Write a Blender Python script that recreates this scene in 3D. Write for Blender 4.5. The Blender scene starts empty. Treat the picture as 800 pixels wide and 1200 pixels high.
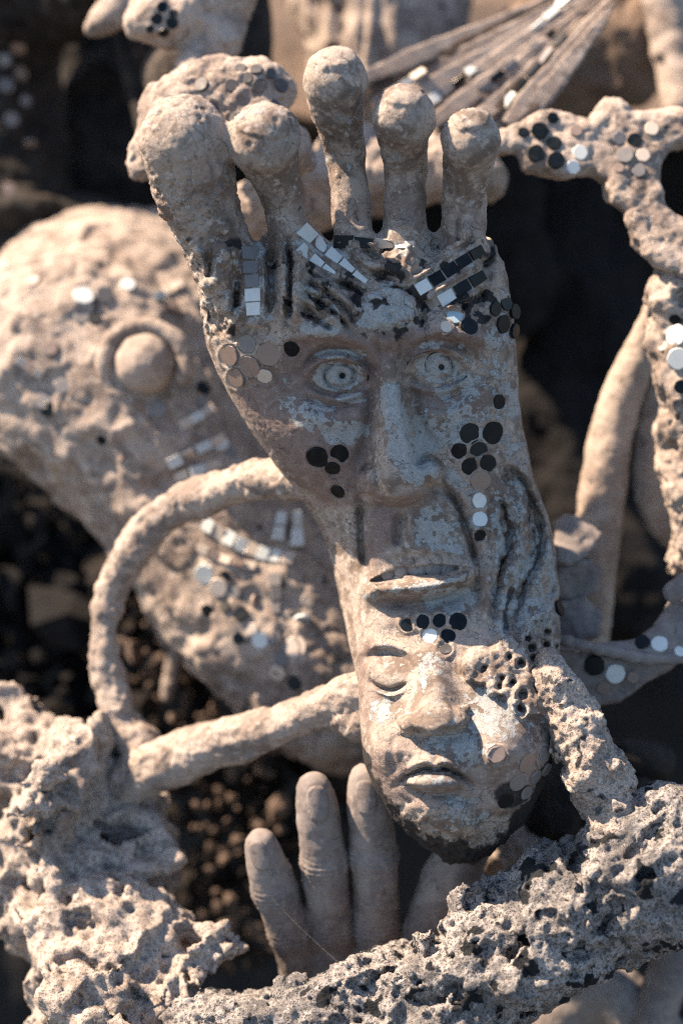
import bpy, math, random
import numpy as np
from mathutils import Matrix, Vector

# ------------------------------------------------------------------ camera, sky, sun
S = 0.0004                 # one authored unit (a pixel at the subject's distance) in metres
D = 2600.0                 # camera distance in units
PITCH = math.radians(30)
Z0 = 0.46
CP, SP = math.cos(PITCH), math.sin(PITCH)
ROT = np.array([[1, 0, 0], [0, CP, SP], [0, -SP, CP]], dtype=np.float64)   # local (right, away, up) -> world


def world(p):
    """authored (u right, d away, v down) -> world metres"""
    p = np.asarray(p, dtype=np.float64)
    L = np.stack([p[..., 0] - 400, p[..., 1], 600 - p[..., 2]], -1) * S
    return L @ ROT.T + np.array([0, 0, Z0])


def wdir(x, away, up):
    v = ROT @ np.array([x, away, up], float)
    return v / np.linalg.norm(v)


scene = bpy.context.scene
cam_d = bpy.data.cameras.new('camera')
cam = bpy.data.objects.new('camera', cam_d)
scene.collection.objects.link(cam)
cam.location = world((400, -D, 600))
cam.rotation_euler = (math.pi / 2 - PITCH, 0, 0)
cam_d.sensor_fit = 'VERTICAL'
cam_d.sensor_height = 36
cam_d.lens = 36 * D / 1200
cam_d.clip_start = 0.01
cam_d.clip_end = 200
cam_d.dof.use_dof = True
cam_d.dof.focus_distance = (D - 42) * S
cam_d.dof.aperture_fstop = cam_d.lens / (64 * S * 1000)
scene.camera = cam

SUN_DIR = wdir(-0.61, -0.11, 0.78)
elev = math.asin(SUN_DIR[2])
azim = math.atan2(SUN_DIR[0], SUN_DIR[1])
wd = bpy.data.worlds.new('World')
scene.world = wd
wd.use_nodes = True
nt = wd.node_tree
sky = nt.nodes.new('ShaderNodeTexSky')
sky.sky_type = 'NISHITA'
sky.sun_disc = False
sky.sun_elevation = elev
sky.sun_rotation = azim
bgn = nt.nodes['Background']
nt.links.new(sky.outputs[0], bgn.inputs[0])
bgn.inputs[1].default_value = 0.08
sun_d = bpy.data.lights.new('sun', 'SUN')
sun_d.energy = 5.0
sun_d.angle = math.radians(0.55)
sun_d.color = (1.0, 0.76, 0.56)
sun = bpy.data.objects.new('sun', sun_d)
scene.collection.objects.link(sun)
sun.rotation_euler = Vector(-SUN_DIR).to_track_quat('-Z', 'Y').to_euler()
vs = scene.view_settings
vs.view_transform = 'Standard'
vs.look = 'None'
vs.exposure = 1.98
vs.gamma = 1.0
vs.use_curve_mapping = False

scene.cycles.use_denoising = False       # keep the fine grit; a little grain is photographic
scene.cycles.filter_width = 1.15

rng = np.random.default_rng(7)
random.seed(7)
F = np.float32

# ------------------------------------------------------------------ noise
_G = rng.normal(size=(4096, 3)).astype(F)
_G /= np.linalg.norm(_G, axis=1, keepdims=True)
_J = rng.random((4096, 3)).astype(F)


def _hash(i, j, k, seed):
    return ((i * 73856093) ^ (j * 19349663) ^ (k * 83492791) ^ (seed * 2654435)) & 4095


def perlin(p, scale, seed=0):
    q = np.asarray(p, dtype=F) / F(scale) + F(seed * 3.7 + 100)
    i = np.floor(q)
    f = q - i
    i = i.astype(np.int64)
    w = f * f * f * (f * (f * 6 - 15) + 10)
    out = 0
    for a in (0, 1):
        wa = w[:, 0] if a else 1 - w[:, 0]
        for b in (0, 1):
            wb = wa * (w[:, 1] if b else 1 - w[:, 1])
            for c in (0, 1):
                g = _G[_hash(i[:, 0] + a, i[:, 1] + b, i[:, 2] + c, seed)]
                dd = (f[:, 0] - a) * g[:, 0] + (f[:, 1] - b) * g[:, 1] + (f[:, 2] - c) * g[:, 2]
                out = out + wb * (w[:, 2] if c else 1 - w[:, 2]) * dd
    return out * F(1.6)


def fbm(p, scale, octv=4, seed=0, gain=0.5):
    a, t, s = 1.0, 0, scale
    for o in range(octv):
        t = t + a * perlin(p, s, seed + o)
        a *= gain
        s /= 2.03
    return t


def ridged(p, scale, octv=3, seed=0):
    a, t, s = 1.0, 0, scale
    for o in range(octv):
        t = t + a * (1 - 2 * np.abs(perlin(p, s, seed + o)))
        a *= 0.5
        s /= 2.1
    return t / 1.75


def worley(p, scale, seed=0):
    q = np.asarray(p, dtype=F) / F(scale) + 50
    i = np.floor(q).astype(np.int64)
    best = np.full(len(q), 9.0, F)
    for a in (-1, 0, 1):
        for b in (-1, 0, 1):
            for c in (-1, 0, 1):
                ci = i + (a, b, c)
                pt = ci + _J[_hash(ci[:, 0], ci[:, 1], ci[:, 2], seed)]
                dd = ((q - pt) ** 2).sum(1)
                best = np.minimum(best, dd)
    return np.sqrt(best)



def chips(p, scale, seed=0, warp=0.35, edge=0.22):
    """broken plaster: irregular flakes, each at its own level, with ledges between them"""
    p = np.asarray(p, dtype=F)
    wv = np.stack([perlin(p, scale * 0.9, seed + 20 + i) for i in range(3)], 1)
    q = p / F(scale) + F(warp) * wv + 50
    i = np.floor(q).astype(np.int64)
    b1 = np.full(len(q), 9.0, F)
    b2 = b1.copy()
    rid = np.zeros(len(q), F)
    for a in (-1, 0, 1):
        for b in (-1, 0, 1):
            for c in (-1, 0, 1):
                ci = i + (a, b, c)
                hsh = _hash(ci[:, 0], ci[:, 1], ci[:, 2], seed)
                dd = ((q - ci - _J[hsh]) ** 2).sum(1)
                m = dd < b1
                b2 = np.where(m, b1, np.minimum(b2, dd))
                rid = np.where(m, _J[(hsh * 7 + 13) & 4095, 0], rid)
                b1 = np.where(m, dd, b1)
    e = np.sqrt(b2) - np.sqrt(b1)
    return (2 * rid - 1) * sstep(0.0, edge, e)


def sstep(a, b, x):
    t = np.clip((x - a) / (b - a), 0, 1)
    return t * t * (3 - 2 * t)


# ------------------------------------------------------------------ signed distance + surface nets
def smin(a, b, k):
    h = np.clip(0.5 + 0.5 * (b - a) / k, 0, 1)
    return b + (a - b) * h - k * h * (1 - h)


def capsule(p, a, b, ra, rb):
    a = np.asarray(a, F)
    b = np.asarray(b, F)
    ba = b - a
    pa = p - a
    t = np.clip(pa @ ba / max(float(ba @ ba), 1e-6), 0, 1)
    return np.sqrt(((pa - t[:, None] * ba) ** 2).sum(1)) - (ra + (rb - ra) * t)


def ellipsoid(p, c, r):
    r = np.asarray(r, F)
    q = (p - np.asarray(c, F))
    k0 = np.sqrt(((q / r) ** 2).sum(1))
    k1 = np.sqrt(((q / (r * r)) ** 2).sum(1)) + 1e-6
    return k0 * (k0 - 1) / k1


def at(px, py, d):
    s = 1 + d / D
    return ((px - 400) * s + 400, d, (py - 600) * s + 600)


CORN = np.array([(a, b, c) for a in (0, 1) for b in (0, 1) for c in (0, 1)])
EDG = [(x, y) for x in range(8) for y in range(x + 1, 8) if np.abs(CORN[x] - CORN[y]).sum() == 1]


def sdf_mesh(fn, lo, hi, h, k=6, L=1.35):
    lo = np.asarray(lo, float)
    nb = np.ceil((np.asarray(hi, float) - lo) / (h * k)).astype(int) + 1
    gx = [lo[i] + (np.arange(nb[i]) * k + (k - 1) / 2) * h for i in range(3)]
    C = np.stack(np.meshgrid(*gx, indexing='ij'), -1).reshape(-1, 3).astype(F)
    fc = np.concatenate([fn(C[i:i + 400000]) for i in range(0, len(C), 400000)])
    rad = k * h * 0.87 * L
    f = np.repeat(np.repeat(np.repeat(fc.reshape(nb), k, 0), k, 1), k, 2).astype(F)
    f6 = f.reshape(nb[0], k, nb[1], k, nb[2], k)
    act = np.argwhere(np.abs(fc.reshape(nb)) < rad)
    off = (np.stack(np.meshgrid(*[np.arange(k)] * 3, indexing='ij'), -1).reshape(-1, 3) * h).astype(F)
    step = 1500
    for s in range(0, len(act), step):
        A = act[s:s + step]
        P = ((A * k * h + lo).astype(F)[:, None, :] + off[None]).reshape(-1, 3)
        v = fn(P).reshape(len(A), k, k, k)
        f6[A[:, 0], :, A[:, 1], :, A[:, 2], :] = v
    f[0] = f[-1] = 1
    f[:, 0] = f[:, -1] = 1
    f[:, :, 0] = f[:, :, -1] = 1
    ins = f < 0
    n = [x - 1 for x in f.shape]
    cnt = np.zeros(n, np.int8)
    for a, b, c in CORN:
        cnt += ins[a:a + n[0], b:b + n[1], c:c + n[2]]
    act = np.argwhere((cnt > 0) & (cnt < 8))
    vid = np.full(n, -1, np.int32)
    vid[act[:, 0], act[:, 1], act[:, 2]] = np.arange(len(act))
    val = np.stack([f[act[:, 0] + a, act[:, 1] + b, act[:, 2] + c] for a, b, c in CORN], 1)
    acc = np.zeros((len(act), 3), F)
    num = np.zeros(len(act), F)
    for x, y in EDG:
        vx, vy = val[:, x], val[:, y]
        m = (vx < 0) != (vy < 0)
        t = np.where(m, vx / np.where(m, vx - vy, 1), 0)
        pt = CORN[x] + t[:, None] * (CORN[y] - CORN[x])
        acc += np.where(m[:, None], pt, 0)
        num += m
    V = (act + acc / num[:, None]) * h + lo
    Q = []
    for ax in range(3):
        sl = [slice(None)] * 3
        s2 = list(sl)
        sl[ax] = slice(0, -1)
        s2[ax] = slice(1, None)
        a_in, b_in = ins[tuple(sl)], ins[tuple(s2)]
        E = np.argwhere(a_in != b_in)
        sg = a_in[E[:, 0], E[:, 1], E[:, 2]]
        o1, o2 = (ax + 1) % 3, (ax + 2) % 3
        cells = []
        for du, dv in ((-1, -1), (0, -1), (0, 0), (-1, 0)):
            c = E.copy()
            c[:, o1] += du
            c[:, o2] += dv
            cells.append(vid[c[:, 0], c[:, 1], c[:, 2]])
        q = np.stack(cells, 1)
        q = np.where(sg[:, None], q[:, ::-1], q)      # v axis points down: mirrored frame
        Q.append(q[(q >= 0).all(1)])
    return V.astype(F), np.concatenate(Q)


def vnormals(V, Q):
    """outward normals in authored space"""
    n = np.cross(V[Q[:, 2]] - V[Q[:, 0]], V[Q[:, 3]] - V[Q[:, 1]])
    N = np.stack([sum(np.bincount(Q[:, c], n[:, i], len(V)) for c in range(4)) for i in range(3)], 1)
    return -(N / (np.linalg.norm(N, axis=1, keepdims=True) + 1e-9)).astype(F)


def relax(V, Q, it=1):
    for _ in range(it):
        A = np.zeros((len(V), 3))
        for c in range(4):
            for o in (1, 3):
                for i in range(3):
                    A[:, i] += np.bincount(Q[:, c], V[Q[:, (c + o) % 4], i], len(V))
        cnt = np.bincount(Q.ravel(), minlength=len(V)) * 2.0
        A /= np.maximum(cnt, 1)[:, None]
        V = (0.5 * V + 0.5 * A).astype(F)
    return V


# ------------------------------------------------------------------ object helpers
COL = scene.collection


def link(o, parent=None):
    COL.objects.link(o)
    if parent is not None:
        o.parent = parent
    return o


def mesh_data(name, W, Q, attrs=None, normals=None):
    me = bpy.data.meshes.new(name)
    W = np.asarray(W, dtype=np.float32)
    Q = np.asarray(Q, dtype=np.int32)
    me.vertices.add(len(W))
    me.vertices.foreach_set('co', W.ravel())
    k = Q.shape[1]
    me.loops.add(len(Q) * k)
    me.loops.foreach_set('vertex_index', Q.ravel())
    me.polygons.add(len(Q))
    me.polygons.foreach_set('loop_start', np.arange(0, len(Q) * k, k, dtype=np.int32))
    me.update(calc_edges=True)
    me.polygons.foreach_set('use_smooth', np.ones(len(Q), bool))
    for nm, a in (attrs or {}).items():
        at_ = me.attributes.new(nm, 'FLOAT', 'POINT')
        at_.data.foreach_set('value', np.asarray(a, dtype=np.float32))
    if normals is not None:
        me.normals_split_custom_set_from_vertices(np.asarray(normals, float))
    me.validate()
    return me


def thing(name, label, cat, base, group=None):
    o = bpy.data.objects.new(name, None)
    o.empty_display_size = 0.02
    o.location = world(base)
    link(o)
    o['label'] = label
    o['category'] = cat
    if group:
        o['group'] = group
    return o


def tag(o, label, cat, group=None):
    o['label'] = label
    o['category'] = cat
    if group:
        o['group'] = group
    return o


def put(name, V, Q, mat, parent=None, attrs=None, normals=None, label=None, origin=None):
    """mesh object from authored-space vertices"""
    W = world(V)
    if parent is None:
        org = world(origin) if origin is not None else W.mean(0)
        top = org
    else:
        r = parent
        while r.parent is not None:
            r = r.parent
        org = np.zeros(3)
        top = np.array(r.location)
    me = mesh_data(name, W - top, Q, attrs, None if normals is None else normals)
    o = bpy.data.objects.new(name, me)
    link(o, parent)
    if parent is None:
        o.location = org
    if mat:
        me.materials.append(mat)
    if label:
        o['label'] = label
    return o


def nworld(N):
    return np.stack([N[:, 0], N[:, 1], -N[:, 2]], 1) @ ROT.T


def sub(V, Q, sel):
    q = Q[sel]
    u, inv = np.unique(q, return_inverse=True)
    return u, inv.reshape(q.shape)


# ------------------------------------------------------------------ materials
def nodes(name):
    m = bpy.data.materials.new(name)
    m.use_nodes = True
    t = m.node_tree
    b = t.nodes['Principled BSDF']
    return m, t, b


def N(t, kind, **kw):
    n = t.nodes.new(kind)
    for k, v in kw.items():
        if k.startswith('i_'):
            key = k[2:]
            n.inputs[int(key) if key.isdigit() else key.replace('_', ' ')].default_value = v
        else:
            setattr(n, k, v)
    return n


def noise_node(t, co, scale, detail=6, rough=0.6, dist=0.0):
    n = N(t, 'ShaderNodeTexNoise', i_Scale=scale, i_Detail=detail, i_Roughness=rough, i_Distortion=dist)
    t.links.new(co, n.inputs['Vector'])
    return n.outputs['Fac']


def ramp(t, fac, lo, hi):
    n = N(t, 'ShaderNodeMapRange', i_1=lo, i_2=hi)
    n.interpolation_type = 'SMOOTHSTEP'
    t.links.new(fac, n.inputs[0])
    return n.outputs[0]


def mixc(t, fac, a, b):
    n = N(t, 'ShaderNodeMix', data_type='RGBA')
    for sock, v in ((n.inputs[0], fac), (n.inputs[6], a), (n.inputs[7], b)):
        if hasattr(v, 'is_output'):
            t.links.new(v, sock)
        else:
            sock.default_value = v if isinstance(v, float) else (*v, 1)
    return n.outputs[2]


def mul(t, a, b, op='MULTIPLY'):
    n = N(t, 'ShaderNodeMath', operation=op)
    n.use_clamp = op in ('ADD', 'MULTIPLY')
    for i, v in enumerate((a, b)):
        if hasattr(v, 'is_output'):
            t.links.new(v, n.inputs[i])
        else:
            n.inputs[i].default_value = v
    return n.outputs[0]


def attr(t, name):
    n = N(t, 'ShaderNodeAttribute', attribute_name=name)
    return n.outputs['Fac']


AL = 0.60      # weathered clay and stone are darker than they look in full sun


def scaled(t, c, k=None):
    n = N(t, 'ShaderNodeVectorMath', operation='SCALE')
    t.links.new(c, n.inputs[0])
    n.inputs['Scale'].default_value = AL if k is None else k
    return n.outputs[0]


def coords(t):
    n = N(t, 'ShaderNodeNewGeometry')
    return n.outputs['Position']


def bump(t, b, h, strength, dist):
    n = N(t, 'ShaderNodeBump', i_Strength=strength, i_Distance=dist)
    t.links.new(h, n.inputs['Height'])
    t.links.new(n.outputs[0], b.inputs['Normal'])


def pores(t, co, scale, lo, hi):
    """small round holes: Voronoi cells with wobbling edges"""
    nz = N(t, 'ShaderNodeTexNoise', i_Scale=scale * 0.8, i_Detail=4)
    t.links.new(co, nz.inputs['Vector'])
    vm = N(t, 'ShaderNodeMix', data_type='VECTOR')
    vm.inputs[0].default_value = 0.9 / scale
    t.links.new(co, vm.inputs[4])
    t.links.new(nz.outputs['Color'], vm.inputs[5])
    vo = N(t, 'ShaderNodeTexVoronoi', i_Scale=scale)
    t.links.new(vm.outputs[1], vo.inputs['Vector'])
    return ramp(t, vo.outputs['Distance'], hi, lo)


def earth_mat(name, light, dark, grit, contrast=(0.35, 0.65), bump_mm=0.5, speck=None, attr_dark=None, scale=1.0, rough=0.9, porous=0.0):
    """clay or stone: two tones in blotches, grit, flakes and pores"""
    m, t, b = nodes(name)
    co = coords(t)
    n1 = noise_node(t, co, 38 * scale, 8, 0.7, 0.6)
    n2 = noise_node(t, co, 190 * scale, 8, 0.75, 0.2)
    n3 = noise_node(t, co, 900 * scale, 5, 0.8)
    n4 = noise_node(t, co, 95 * scale, 8, 0.75, 0.8)
    mid = (contrast[0] + contrast[1]) / 2
    c = mixc(t, ramp(t, n1, mid - 0.08, mid + 0.08), dark, light)
    flake = ramp(t, n2, 0.53, 0.58)
    c = mixc(t, mul(t, flake, 0.75), c, grit)
    c = mixc(t, mul(t, ramp(t, n4, 0.57, 0.62), 0.6), c, tuple(x * 0.45 for x in dark))
    if speck:
        c = mixc(t, mul(t, ramp(t, n3, 0.56, 0.62), 0.75), c, speck)
    hgt = mul(t, mul(t, n2, 0.5), mul(t, n3, 0.4), 'ADD')
    hgt = mul(t, hgt, mul(t, flake, 0.1), 'ADD')
    if porous:
        patch = ramp(t, n1, 0.40, 0.52)
        po = mul(t, pores(t, co, 330, 0.22, 0.34), patch)
        pp = mul(t, pores(t, co, 700, 0.20, 0.34), 0.8)
        po = mul(t, po, pp, 'MAXIMUM')
        c = mixc(t, mul(t, po, porous), c, (0.018, 0.022, 0.026))
        hgt = mul(t, hgt, mul(t, po, 0.5), 'SUBTRACT')
    if attr_dark:
        da = mul(t, attr(t, 'dark'), mul(t, n4, 0.5), 'ADD')
        c = mixc(t, ramp(t, da, 0.62, 0.9), c, attr_dark)
    t.links.new(scaled(t, c), b.inputs['Base Color'])
    b.inputs['Roughness'].default_value = rough
    b.inputs['Specular IOR Level'].default_value = 0.25
    bump(t, b, hgt, 1.0, bump_mm / 1000)
    return m


CLAY = (0.44, 0.335, 0.265)
M = {}
M['bg_clay'] = earth_mat('weathered_clay', (0.55, 0.465, 0.39), (0.30, 0.245, 0.205), (0.62, 0.54, 0.47), bump_mm=0.9, speck=(0.16, 0.12, 0.10), attr_dark=(0.05, 0.045, 0.045))
M['bg_pale'] = earth_mat('pale_smooth_clay', (0.50, 0.42, 0.35), (0.36, 0.295, 0.245), (0.53, 0.45, 0.38), bump_mm=0.4)
M['hand'] = earth_mat('grey_cement', (0.31, 0.275, 0.25), (0.22, 0.19, 0.175), (0.35, 0.31, 0.28), bump_mm=0.25)
M['tooth'] = earth_mat('grubby_tooth', (0.36, 0.33, 0.30), (0.22, 0.19, 0.175), (0.42, 0.39, 0.36), bump_mm=0.4)
M['coral'] = earth_mat('coral_stone', (0.64, 0.55, 0.47), (0.34, 0.28, 0.235), (0.72, 0.64, 0.56), contrast=(0.3, 0.6), bump_mm=1.6, porous=0.35, speck=(0.07, 0.065, 0.065), attr_dark=(0.035, 0.04, 0.045))
M['grey_coral'] = earth_mat('grey_coral_stone', (0.52, 0.485, 0.45), (0.22, 0.21, 0.20), (0.62, 0.58, 0.545), contrast=(0.35, 0.62), bump_mm=2.2, porous=0.6, speck=(0.04, 0.04, 0.042), attr_dark=(0.02, 0.024, 0.028))
M['shade_dark_stone'] = earth_mat('shade_dark_stone', (0.036, 0.031, 0.026), (0.010, 0.009, 0.008), (0.055, 0.047, 0.040), bump_mm=0.9, attr_dark=(0.02, 0.02, 0.02))  # tone dropped towards black so the gaps read as shade
M['rubble'] = earth_mat('shade_dark_rubble', (0.04, 0.031, 0.025), (0.008, 0.007, 0.007), (0.06, 0.046, 0.036), bump_mm=1.5, attr_dark=(0.02, 0.02, 0.02))  # rubble tone darkened to stand for shade in the gaps
M['scrap'] = earth_mat('brown_scrap', (0.20, 0.145, 0.11), (0.05, 0.038, 0.03), (0.24, 0.18, 0.14), bump_mm=1.2, attr_dark=(0.02, 0.02, 0.02))
M['boulder'] = earth_mat('sandstone', (0.30, 0.215, 0.155), (0.20, 0.145, 0.105), (0.33, 0.25, 0.18), bump_mm=1.5)
M['hollow_shade'] = earth_mat('hollow_shade_earth', (0.012, 0.012, 0.013), (0.004, 0.004, 0.005), (0.02, 0.02, 0.021), bump_mm=2.0)  # near-black colour standing in for shade deep in the hollow
M['sand'] = earth_mat('sandy_earth', (0.11, 0.092, 0.076), (0.07, 0.058, 0.048), (0.13, 0.108, 0.09), bump_mm=1.2)


def foot_material():
    m, t, b = nodes('painted_clay')
    co = coords(t)
    n1 = noise_node(t, co, 45, 7, 0.68, 0.6)
    n2 = noise_node(t, co, 210, 8, 0.74, 0.2)
    n3 = noise_node(t, co, 1100, 5, 0.8)
    n4 = noise_node(t, co, 430, 7, 0.75, 0.5)
    n5 = noise_node(t, co, 90, 8, 0.75, 0.8)
    c = mixc(t, ramp(t, n1, 0.42, 0.56), (0.22, 0.17, 0.135), (0.48, 0.41, 0.345))
    flake = ramp(t, n2, 0.53, 0.575)
    c = mixc(t, mul(t, flake, 0.7), c, (0.62, 0.555, 0.49))
    c = mixc(t, mul(t, ramp(t, n5, 0.565, 0.62), 0.6), c, (0.13, 0.10, 0.082))
    c = mixc(t, mul(t, attr(t, 'brown'), 0.92), c, mixc(t, ramp(t, n2, 0.38, 0.62), (0.215, 0.158, 0.137), (0.36, 0.272, 0.236)))
    # flaking pale paint: the mask decides where, the noise eats its edge away
    w = mul(t, attr(t, 'white'), mul(t, mul(t, n4, 0.5), mul(t, n2, 0.5), 'ADD'), 'ADD')
    wm = ramp(t, w, 0.895, 0.93)
    c = mixc(t, mul(t, wm, 0.9), c, mixc(t, ramp(t, n3, 0.36, 0.66), (0.33, 0.345, 0.34), (0.58, 0.62, 0.61)))
    # specks of soot and fine cracks
    c = mixc(t, mul(t, ramp(t, n3, 0.585, 0.63), 0.65), c, (0.05, 0.044, 0.042))
    vo = N(t, 'ShaderNodeTexVoronoi', feature='DISTANCE_TO_EDGE', i_Scale=70)
    vm = N(t, 'ShaderNodeMix', data_type='VECTOR')
    vm.inputs[0].default_value = 0.06
    t.links.new(co, vm.inputs[4])
    nz = N(t, 'ShaderNodeTexNoise', i_Scale=60, i_Detail=5)
    t.links.new(co, nz.inputs['Vector'])
    t.links.new(nz.outputs['Color'], vm.inputs[5])
    t.links.new(vm.outputs[1], vo.inputs['Vector'])
    crack = mul(t, ramp(t, vo.outputs['Distance'], 0.035, 0.0), ramp(t, n1, 0.50, 0.60))
    c = mixc(t, mul(t, crack, 0.75), c, (0.05, 0.042, 0.04))
    k = mul(t, attr(t, 'black'), mul(t, mul(t, n2, 0.35), mul(t, n4, 0.35), 'ADD'), 'ADD')
    c = mixc(t, mul(t, ramp(t, k, 0.80, 0.98), 0.94), c, (0.015, 0.016, 0.018))
    t.links.new(scaled(t, c, 0.62), b.inputs['Base Color'])
    b.inputs['Roughness'].default_value = 0.82
    b.inputs['Specular IOR Level'].default_value = 0.3
    hgt = mul(t, mul(t, n2, 0.45), mul(t, n3, 0.3), 'ADD')
    hgt = mul(t, hgt, mul(t, wm, 0.16), 'ADD')
    hgt = mul(t, hgt, mul(t, flake, 0.08), 'ADD')
    hgt = mul(t, hgt, mul(t, crack, 0.2), 'SUBTRACT')
    bump(t, b, hgt, 1.0, 0.0014)
    return m


M['foot'] = foot_material()


def glass_tile(name, col, rough=0.12, metal=0.0, dust=0.25, spec=0.5):
    m, t, b = nodes(name)
    co = coords(t)
    n = noise_node(t, co, 260, 6, 0.7)
    c = mixc(t, mul(t, ramp(t, n, 0.45, 0.75), dust), col, (0.34, 0.29, 0.25))
    t.links.new(scaled(t, c, 0.7), b.inputs['Base Color'])
    r = N(t, 'ShaderNodeMapRange', i_1=0.3, i_2=0.8, i_3=rough, i_4=min(1.0, rough + 0.35))
    t.links.new(n, r.inputs[0])
    t.links.new(r.outputs[0], b.inputs['Roughness'])
    b.inputs['Metallic'].default_value = metal
    b.inputs['Specular IOR Level'].default_value = spec
    return m


M['t_dark'] = glass_tile('dark_reflection_glass', (0.004, 0.008, 0.011), 0.22, 0.0, 0.03, 0.16)  # near-black colour paints the dark surroundings a mirror would reflect
M['t_tan'] = glass_tile('tan_mirror_glass', (0.26, 0.20, 0.165), 0.3, 0.15, 0.3)
M['t_grey'] = glass_tile('grey_mirror_glass', (0.19, 0.185, 0.18), 0.35, 0.0, 0.3)
M['t_white'] = glass_tile('pale_reflection_glass', (0.66, 0.71, 0.69), 0.3, 0.0, 0.22)  # pale colour paints the bright sky a mirror would reflect
M['t_cream'] = glass_tile('cream_mirror_glass', (0.62, 0.54, 0.45), 0.3, 0.1, 0.25)
M['t_blue'] = glass_tile('blue_mirror_glass', (0.36, 0.50, 0.55), 0.22, 0.2, 0.2)
M['t_dusty'] = glass_tile('dusty_dark_glass', (0.05, 0.05, 0.053), 0.5, 0.0, 0.4)
M['thread'] = nodes('silk')[0]
M['thread'].node_tree.nodes['Principled BSDF'].inputs['Base Color'].default_value = (0.7, 0.68, 0.62, 1)

# ------------------------------------------------------------------ mosaic pieces
def disc_mesh(seed, thick=0.34):
    r = np.random.default_rng(seed)
    n = 16
    a = np.linspace(0, 2 * np.pi, n, endpoint=False)
    rad = 1 + r.normal(0, 0.038, n)
    cut = r.random() * 6.28                     # hand-nipped edge: flatten a few arcs
    for j in range(3):
        c0 = cut + j * 2.1 + r.random() * 0.6
        lim = 0.955 + 0.05 * r.random()
        dd = np.cos(a - c0)
        rad = np.where(dd > 0.2, np.minimum(rad, lim / np.maximum(dd, 0.2)), rad)
    x, y = np.cos(a) * rad, np.sin(a) * rad
    ring = lambda s, z: np.stack([x * s, y * s, np.full(n, z)], 1)
    V = np.concatenate([ring(1, -thick), ring(1, 0.0), ring(0.93, 0.06), [[0, 0, 0.06]]])
    T = []
    for i in range(n):
        j = (i + 1) % n
        for o in (0, n):
            T += [(o + i, o + j, o + n + j), (o + i, o + n + j, o + n + i)]
        T.append((2 * n + i, 2 * n + j, 3 * n))
    me = mesh_data('mirror_disc', V, np.array(T))
    me.polygons.foreach_set('use_smooth', np.zeros(len(T), bool))
    return me


DISCS = {}


def disc_for(mat, var):
    key = (mat, var)
    if key not in DISCS:
        me = disc_mesh(100 + var)
        me.materials.append(M[mat])
        DISCS[key] = me
    return DISCS[key]


class Front:
    """depth of a sculpted surface as met when looking along its front"""

    def __init__(self, V, h=3.0):
        self.h = h
        self.lo = V[:, [0, 2]].min(0)
        n = ((V[:, [0, 2]].max(0) - self.lo) / h).astype(int) + 3
        self.m = np.full(n, 1e6)
        ij = np.round((V[:, [0, 2]] - self.lo) / h).astype(int)
        np.minimum.at(self.m, (ij[:, 0], ij[:, 1]), V[:, 1])

    def depth(self, u, v, r=1):
        i, j = int(round((u - self.lo[0]) / self.h)), int(round((v - self.lo[1]) / self.h))
        i = min(max(i, 0), self.m.shape[0] - 1)
        j = min(max(j, 0), self.m.shape[1] - 1)
        for rr in range(r, 14):
            w = self.m[max(i - rr, 0):i + rr + 1, max(j - rr, 0):j + rr + 1]
            w = w[w < 1e5]
            if len(w):
                return float(np.median(w))
        return 0.0

    def frame(self, px, py, r):
        d = 0.0
        for _ in range(5):
            u, _, v = at(px, py, d)
            d = self.depth(u, v, max(1, int(r / self.h)))
        u, _, v = at(px, py, d)
        e = max(r * 0.9, self.h * 1.5)
        rr = max(1, int(r * 0.6 / self.h))
        gu = np.clip((self.depth(u + e, v, rr) - self.depth(u - e, v, rr)) / (2 * e), -1.6, 1.6)
        gv = np.clip((self.depth(u, v + e, rr) - self.depth(u, v - e, rr)) / (2 * e), -1.6, 1.6)
        n = np.array([gu, -1, gv])          # authored-space outward
        n /= np.linalg.norm(n)
        return np.array([u, d, v]), n


def basis(n, ang=0.0):
    nl = np.array([n[0], n[1], -n[2]])
    nw = ROT @ nl
    z = Vector(nw).normalized()
    x = Vector((1, 0, 0))
    x = (x - z * x.dot(z)).normalized()
    y = z.cross(x)
    c, s = math.cos(ang), math.sin(ang)
    x2, y2 = x * c + y * s, -x * s + y * c
    m = Matrix((x2, y2, z)).transposed()
    return m.to_4x4()


def put_disc(parent, front, px, py, r, mat='t_dark', lift=0.06, name='mirror_disc', asp=1.0, tilt=0.09):
    p, n = front.frame(px, py, r)
    n = n + np.array([random.uniform(-1, 1), 0, random.uniform(-1, 1)]) * tilt
    n /= np.linalg.norm(n)
    p = p + n * (lift * r)
    o = bpy.data.objects.new(name, disc_for(mat, random.randrange(6)))
    link(o, parent)
    loc = world(p)
    root = parent
    while root.parent is not None:
        root = root.parent
    ps = r * S * (1 + p[1] / D)
    m = Matrix.Translation(Vector(loc) - Vector(root.location)) @ basis(n, random.random() * 6.28 if asp == 1 else 0) @ Matrix.Diagonal((ps * asp, ps, ps, 1))
    o.matrix_local = m
    return o


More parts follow.
